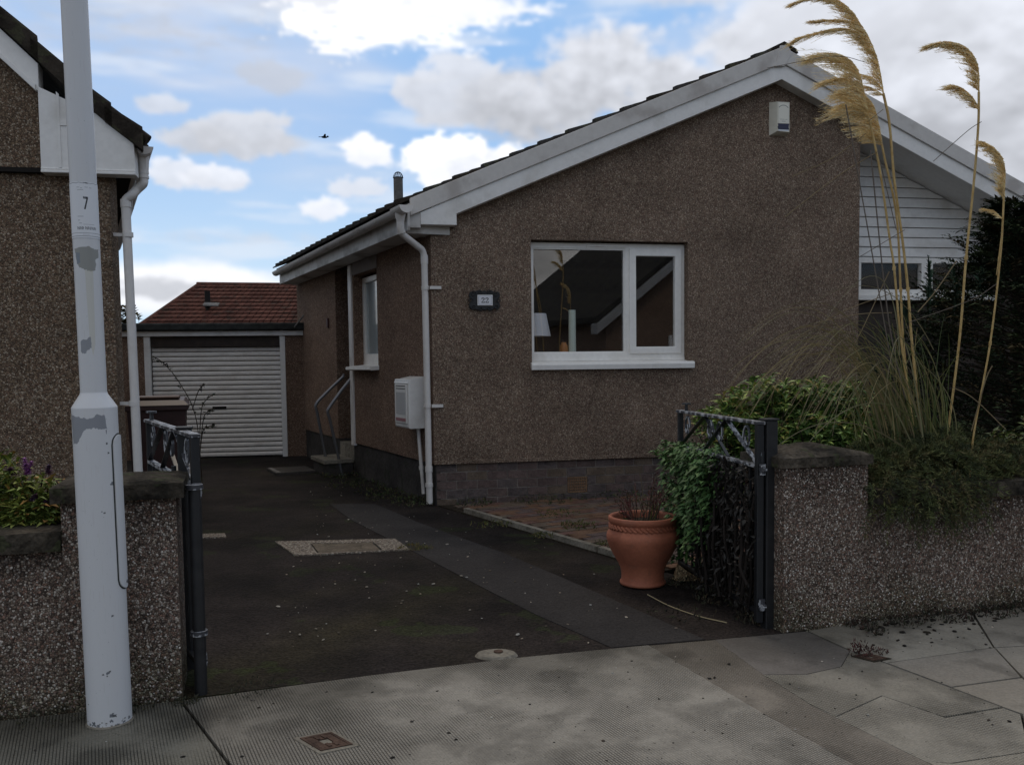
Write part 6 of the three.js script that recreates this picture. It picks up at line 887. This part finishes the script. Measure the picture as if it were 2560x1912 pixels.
  for (let i = 0; i < 72; i++) { const x = rr(-0.15, 0.1), reach = rr(0.45, 1.15), hh = rr(0.75, 1.02) * (0.55 + 0.45 * reach); arc(V3(x, 0.7, rr(-0.1, 0.12)), V3(x - reach * 0.42, 0.72 + hh, rr(-0.1, 0.3)), V3(x - reach, 0.72 + hh * rr(0.42, 0.92), rr(-0.2, 0.5)), rr(0.0045, 0.0078), jit(pick(rnd() < 0.35 ? green : dry)), jit(pick(dry))); }
  for (const [a, b, c, w, col] of [[[2.40, 0.95], [2.05, 1.42], [1.87, 1.05], 0.008, 0], [[2.45, 1.0], [2.28, 1.62], [2.17, 1.2], 0.009, 0], [[2.42, 0.9], [1.85, 1.13], [1.35, 0.78], 0.010, 1], [[2.38, 1.15], [2.0, 1.22], [1.63, 0.88], 0.012, 2], [[2.3, 1.52], [2.12, 1.98], [1.76, 1.62], 0.007, 0], [[2.5, 1.55], [2.1, 1.92], [1.62, 1.72], 0.005, 1]]) arc(loc(a).add(V3(0, 0, 0.25)), loc(b).add(V3(0, 0, 0.32)), loc(c).add(V3(0, 0, 0.35)), w, [[0.20, 0.19, 0.10], [0.19, 0.165, 0.09], [0.13, 0.14, 0.05]][col], [0.24, 0.21, 0.12]);
  part('leaf_blades', B.geo(), leafMat({ roughness: 0.6 }), G, { kind: 'stuff' });
  // bare dry side stalks
  const mDry = std({ color: new THREE.Color().setRGB(0.22, 0.17, 0.10), roughness: 0.8 }), mGrey = std({ color: new THREE.Color().setRGB(0.15, 0.125, 0.105), roughness: 0.85 });
  for (const [a, b, c, r, m] of [[[2.31, 2.03], [2.10, 1.60], [1.83, 1.15], 0.003, mDry], [[2.72, 2.09], [2.58, 1.90], [2.47, 1.78], 0.0035, mDry], [[2.38, 1.20], [2.27, 1.75], [2.02, 3.02], 0.0038, mGrey], [[2.42, 1.25], [2.30, 1.75], [2.17, 2.75], 0.0042, mGrey], [[2.16, 2.86], [1.95, 2.71], [1.70, 2.60], 0.0026, mDry], [[2.23, 2.75], [1.98, 2.60], [1.66, 2.36], 0.0028, mDry], [[2.35, 2.28], [2.26, 2.6], [2.22, 2.72], 0.0026, mGrey], [[2.855, 2.92], [2.76, 2.86], [2.55, 2.68], 0.0022, mGrey], [[2.83, 1.05], [2.9, 1.36], [2.93, 1.45], 0.0035, mDry], [[2.71, 1.32], [2.83, 1.25], [3.02, 1.06], 0.0028, mDry], [[2.97, 1.95], [2.8, 1.85], [2.42, 1.72], 0.0022, mGrey], [[2.40, 2.28], [2.26, 2.2], [1.95, 2.02], 0.002, mGrey], [[2.33, 1.9], [2.0, 1.78], [1.6, 1.55], 0.0022, mDry], [[2.33, 1.78], [2.1, 1.77], [1.75, 1.70], 0.0022, mDry], [[2.26, 3.0], [2.17, 2.93], [2.15, 2.92], 0.002, mDry], [[2.15, 3.28], [1.95, 3.31], [1.55, 3.24], 0.0018, mGrey]]) part('dry_stalk', tube([loc(a).add(V3(0, 0, 0.06)), loc(b).add(V3(0, 0, 0.08)), loc(c).add(V3(0, 0, 0.1))], r, 5, 16), m, G);
}

// ------------------------------------------------------------------ stems in the pot, twigs, weeds, moss, debris, a bird
{
  const t = thing('potted_shrub', 'bare twiggy shrub with dark red leaves growing in the terracotta pot', 'shrub', [0.872, 0.42, -6.03]); seed(961); const L = new Leaves();
  for (const [a, b, c, red] of [[[-0.02, 0, 0], [0.0, 0.18, 0.02], [-0.025, 0.36, 0.03], 0], [[-0.06, 0, 0], [-0.10, 0.10, 0.02], [-0.19, 0.2, 0.03], 0], [[-0.05, 0, 0.03], [-0.11, 0.06, 0.06], [-0.17, 0.085, 0.08], 1], [[0.03, 0, 0], [0.05, 0.12, 0], [0.02, 0.19, 0.02], 0], [[0.06, 0, 0], [0.10, 0.13, 0.02], [0.17, 0.22, 0.03], 1], [[0.08, 0, -0.02], [0.13, 0.14, -0.02], [0.15, 0.26, 0], 1], [[0, 0, -0.03], [0.06, 0.16, -0.05], [0.1, 0.31, -0.04], 1], [[0.02, 0, 0.03], [-0.02, 0.12, 0.05], [-0.07, 0.26, 0.06], 0], [[0.04, 0, 0.04], [0.055, 0.07, 0.05], [0.06, 0.13, 0.06], 2], [[0.05, 0, 0.04], [0.08, 0.06, 0.05], [0.095, 0.12, 0.05], 2]]) {
    const c3 = new THREE.CatmullRomCurve3([V3(...a), V3(...b), V3(...c)]); part('stem', new THREE.TubeGeometry(c3, 14, red === 2 ? 0.004 : 0.0035, 6), red === 2 ? std({ color: new THREE.Color().setRGB(0.08, 0.10, 0.03) }) : std({ color: new THREE.Color().setRGB(0.13, 0.10, 0.07), roughness: 0.9 }), t);
    if (red === 1) for (let i = 0; i < 34; i++) { const p = c3.getPoint(rr(0.35, 1)); L.add(p.add(V3(rr(-0.03, 0.03), rr(-0.03, 0.03), rr(-0.03, 0.03))), rdir(), rdir(), rr(0.014, 0.03), rr(0.006, 0.012), jit(pick([[0.09, 0.015, 0.018], [0.055, 0.014, 0.014], [0.14, 0.03, 0.03]]))); }
  }
  for (let i = 0; i < 26; i++) { const a = rnd() * 6.28, r0 = rr(0.02, 0.15), r1 = r0 + rr(0.01, 0.09), h = rr(0.08, 0.26), b = [Math.cos(a) * r0, 0, Math.sin(a) * r0], e = [Math.cos(a) * r1 + rr(-0.03, 0.03), h, Math.sin(a) * r1]; const c3 = new THREE.CatmullRomCurve3([V3(...b), V3((b[0] + e[0]) / 2 + rr(-0.015, 0.015), h * 0.55, (b[2] + e[2]) / 2), V3(...e)]); part('stem', new THREE.TubeGeometry(c3, 10, 0.0026, 5), i % 3 ? M.bark : std({ color: new THREE.Color().setRGB(0.12, 0.05, 0.04) }), t); for (let k = 0; k < 9; k++) { const p = c3.getPoint(rr(0.3, 1)); L.add(p, V3(rr(-1, 1), rr(0.2, 1.4), rr(-1, 1)), rdir(), rr(0.018, 0.04), rr(0.005, 0.010), jit(pick([[0.10, 0.022, 0.022], [0.07, 0.018, 0.016], [0.15, 0.04, 0.035], [0.09, 0.06, 0.03]]))); } }
  part('leaves', L.geo(), leafMat(), t, { kind: 'stuff' });
  const w = thing('bare_twig_shrub', 'thin bare twig with a few dark leaves in front of the white garage door', 'shrub', [-4.02, 0, -10.6]); const W = new Leaves(), tw = [[[0.35, 0.1, 0], [0.30, 0.9, 0], [0.12, 1.32, 0], [-0.06, 1.55, 0], [-0.18, 1.63, 0]], [[0.3, 0.1, 0], [0.36, 0.95, 0], [0.45, 1.12, 0.05], [0.52, 1.17, 0.05]], [[0.3, 0.2, 0], [0.38, 0.85, 0], [0.44, 0.97, 0], [0.54, 1.03, 0]], [[0.3, 0.2, 0], [0.37, 0.72, 0], [0.45, 0.80, 0], [0.52, 0.82, 0]], [[0.26, 1.0, 0], [0.34, 1.22, 0], [0.42, 1.30, 0]]];
  seed(965); part('stems', tw.map(p => tube(p, 0.0055, 5, 24)), M.bark, w); for (const p of tw) for (let i = 2; i < p.length; i++) for (let k = 0; k < 6; k++) { const a = V3(...p[i - 1]).lerp(V3(...p[i]), rnd()); W.add(a, rdir(), rdir(), 0.055, 0.026, jit([0.03, 0.036, 0.022])); } part('leaves', W.geo(), leafMat(), w, { kind: 'stuff' });
  const v = thing('autumn_shrub', 'yellowing shrub top in the gap beside the neighbour wall', 'shrub', [-7.45, 0, -17.0]); shrub(v, 967, { shoots: 160, whorl: 6, len: 0.11, wid: 0.05, y0: 0, lumps: [[0, 1.9, 0, 0.45, 0.6, 0.3], [0.25, 2.3, 0, 0.28, 0.4, 0.2]], cols: [[0.11, 0.08, 0.025], [0.06, 0.065, 0.022]], tips: [[0.16, 0.12, 0.03]] });
}
function weeds(name, label, o, s, pts, cols, len, cat = 'weed') { const t = thing(name, label, cat, o), L = new Leaves(); seed(s); for (const [x, y, z, n, r, h] of pts) for (let i = 0; i < n; i++) { const a = rnd() * 6.28, q = Math.sqrt(rnd()) * r; L.add(V3(x + Math.cos(a) * q, y + rnd() * h * (1 - q / r * 0.7), z + Math.sin(a) * q), V3(rr(-1, 1), rr(0.2, 1.5), rr(-1, 1)), rdir(), len * rr(0.5, 1.3), len * rr(0.18, 0.4), jit(pick(cols), 0.35)); } part('leaves', L.geo(), leafMat({ roughness: 0.8 }), t, { kind: 'stuff' }); return t; }
{
  const G = [[0.03, 0.045, 0.014], [0.045, 0.06, 0.02], [0.065, 0.07, 0.025], [0.055, 0.042, 0.02]];
  weeds('weed_patch', 'straggling weeds and moss where the drive meets the side wall, below the downpipe', [-1.6, 0, -10.6], 971, [[0.25, 0, 0.5, 160, 0.35, 0.05], [-0.3, 0, -0.6, 200, 0.4, 0.05], [0.55, 0, 0.95, 160, 0.28, 0.08], [-0.65, 0, -1.5, 130, 0.35, 0.05], [0.05, 0, 0.1, 120, 0.3, 0.05]], G, 0.05);
  weeds('weed_patch', 'low weeds along the foot of the brick base under the front window', [0.7, 0.01, -9.72], 972, [[-1.1, 0, 0.25, 90, 0.2, 0.07], [-0.4, 0, 0.08, 120, 0.35, 0.06], [0.4, 0, -0.08, 120, 0.4, 0.08], [1.1, 0, -0.2, 140, 0.35, 0.16], [1.7, 0, -0.3, 120, 0.3, 0.2], [0.9, 0, 0.5, 120, 0.35, 0.1]], G, 0.05);
  weeds('weed_patch', 'yellow-green weeds on the paved corner beside the edging kerb', [0.35, 0.02, -7.95], 973, [[0.25, 0, -0.1, 130, 0.18, 0.06], [-0.1, 0, 0.35, 70, 0.12, 0.04], [-0.55, 0, -0.2, 80, 0.2, 0.04], [0.1, 0, -0.75, 80, 0.22, 0.05], [0.42, 0, 0.75, 80, 0.14, 0.04]], [[0.08, 0.085, 0.022], [0.11, 0.095, 0.03], [0.055, 0.065, 0.02]], 0.04);
  weeds('moss_tuft', 'orange-tinged moss tuft at the right end of the drain cover', [-0.83, 0, -7.3], 974, [[0, 0, 0, 160, 0.12, 0.03], [0.1, 0, 0.03, 60, 0.08, 0.02]], [[0.12, 0.085, 0.02], [0.09, 0.09, 0.022]], 0.024, 'moss');
  weeds('red_weed', 'small dark red weed at the edge of the rusty cover by the right-hand wall', [1.77, 0, -4.50], 975, [[0, 0, 0, 90, 0.05, 0.08], [-0.04, 0, 0.01, 60, 0.04, 0.10], [0.09, 0, -0.03, 70, 0.05, 0.02]], [[0.075, 0.02, 0.018], [0.05, 0.018, 0.014], [0.035, 0.022, 0.016]], 0.022);
  weeds('wall_moss', 'dark moss and leaf litter along the foot of the right-hand wall', [2.4, 0, -5.14], 976, [[-0.45, 0, 0.12, 160, 0.10, 0.03], [-0.2, 0, 0.06, 220, 0.14, 0.03], [0.1, 0, -0.02, 260, 0.16, 0.04], [0.4, 0, -0.1, 260, 0.16, 0.04], [0.7, 0, -0.2, 200, 0.16, 0.04], [-0.42, 0, 0.28, 60, 0.06, 0.02]], [[0.020, 0.018, 0.012], [0.028, 0.03, 0.015], [0.04, 0.022, 0.016]], 0.03, 'moss');
  weeds('wall_moss', 'mossy litter at the foot of the left pillar and wall', [-1.7, 0, -3.93], 977, [[0.22, 0, -0.03, 120, 0.06, 0.02], [0.0, 0, 0.02, 130, 0.10, 0.02], [-0.3, 0, 0.12, 160, 0.16, 0.03], [-0.65, 0, 0.22, 160, 0.2, 0.03], [0.45, 0, -0.2, 120, 0.14, 0.015]], [[0.035, 0.036, 0.02], [0.055, 0.048, 0.025], [0.025, 0.03, 0.014]], 0.02, 'moss');
  weeds('wall_moss', 'dead leaves and soil gathered under the overgrown right-hand gate', [1.3, 0, -5.5], 978, [[-0.05, 0, -0.5, 320, 0.22, 0.04], [0.05, 0, -0.1, 320, 0.22, 0.04], [0.12, 0, 0.35, 220, 0.14, 0.03], [-0.3, 0, 0.2, 60, 0.2, 0.01]], [[0.020, 0.017, 0.012], [0.035, 0.038, 0.018], [0.05, 0.036, 0.02]], 0.035, 'leaf litter');
}
{ // pale stones and flakes scattered on the drive and pavement: too many to count
  const st = (name, label, n, s, where, cols, q0, q1) => { seed(s); const m = new THREE.InstancedMesh(new THREE.IcosahedronGeometry(1, 0), std({ roughness: 0.9 }), n), d = new THREE.Object3D(); for (let i = 0; i < n; i++) { const [x, z] = where(); const q = q0 + (q1 - q0) * Math.pow(rnd(), 2.5); d.position.set(x, q * 0.2, z); d.scale.set(q * rr(0.8, 1.7), q * 0.45, q * rr(0.7, 1.2)); d.rotation.set(0, rnd() * 6, rr(-0.2, 0.2)); d.updateMatrix(); m.setMatrixAt(i, d.matrix); const c = jit(pick(cols)); m.setColorAt(i, new THREE.Color().setRGB(...c)); } m.name = numbered(name); tag(m, label, 'gravel', null, 'stuff'); m.castShadow = m.receiveShadow = true; scene.add(m); };
  st('drive_grit', 'pale grit and stone chips scattered over the dark driveway', 230, 981, () => { const t = Math.pow(rnd(), 1.3), z = -4.75 - t * 6.5, w = rnd(); return [mix(-1.35 - t * 1.2, 1.0 - t * 1.6, w * w * 0.6 + w * 0.4), z]; }, [[0.30, 0.26, 0.21], [0.20, 0.17, 0.14], [0.42, 0.39, 0.34], [0.10, 0.08, 0.06]], 0.0025, 0.011);
  st('pavement_grit', 'dark crumbs and pale chips scattered over the pavement slabs', 260, 982, () => { const t = rr(-0.9, 4.4), p = rr(0.06, 1.35); return [-1.5 + 0.959 * t + 0.284 * p, -3.99 - 0.284 * t + 0.959 * p]; }, [[0.03, 0.026, 0.022], [0.05, 0.042, 0.036], [0.36, 0.34, 0.30], [0.02, 0.018, 0.016]], 0.0025, 0.009);
  st('soil_crumbs', 'dark soil crumbs spilled on the pavement by the right-hand wall', 80, 983, () => { const a = rnd(), f = Math.pow(rnd(), 1.6); return [1.93 + a * 0.9 - f * 0.10, -4.98 - a * 0.28 + f * 0.42]; }, [[0.016, 0.014, 0.012], [0.024, 0.02, 0.016]], 0.004, 0.017);

  const B = thing('bird', 'dark bird gliding in the blue sky above the garage', 'bird', [-8.04, 11.43, -40], 0.35); const dk = std({ color: new THREE.Color().setRGB(0.03, 0.045, 0.07), roughness: 0.9 });
  part('body', new THREE.SphereGeometry(0.06, 16, 10).scale(2.2, 0.8, 0.9), dk, B); part('head', new THREE.SphereGeometry(0.042, 12, 8).translate(0.15, 0.035, 0), dk, B); part('beak', new THREE.ConeGeometry(0.012, 0.05, 8).rotateZ(-Math.PI / 2).translate(0.205, 0.032, 0), dk, B);
  part('wing', hexa([[-0.06, 0, 0.03], [0.07, 0, 0.03], [0.02, 0.05, 0.34], [-0.04, 0.05, 0.34], [-0.06, 0.014, 0.03], [0.07, 0.014, 0.03], [0.02, 0.058, 0.34], [-0.04, 0.058, 0.34]]), dk, B); part('wing', hexa([[-0.06, 0, -0.03], [0.07, 0, -0.03], [0.02, 0.06, -0.34], [-0.04, 0.06, -0.34], [-0.06, 0.014, -0.03], [0.07, 0.014, -0.03], [0.02, 0.068, -0.34], [-0.04, 0.068, -0.34]]), dk, B); part('tail', hexa([[-0.11, -0.005, -0.02], [-0.11, -0.005, 0.02], [-0.24, -0.01, 0.04], [-0.24, -0.01, -0.04], [-0.11, 0.008, -0.02], [-0.11, 0.008, 0.02], [-0.24, 0.0, 0.04], [-0.24, 0.0, -0.04]]), dk, B);
}

renderer.render(scene, camera);
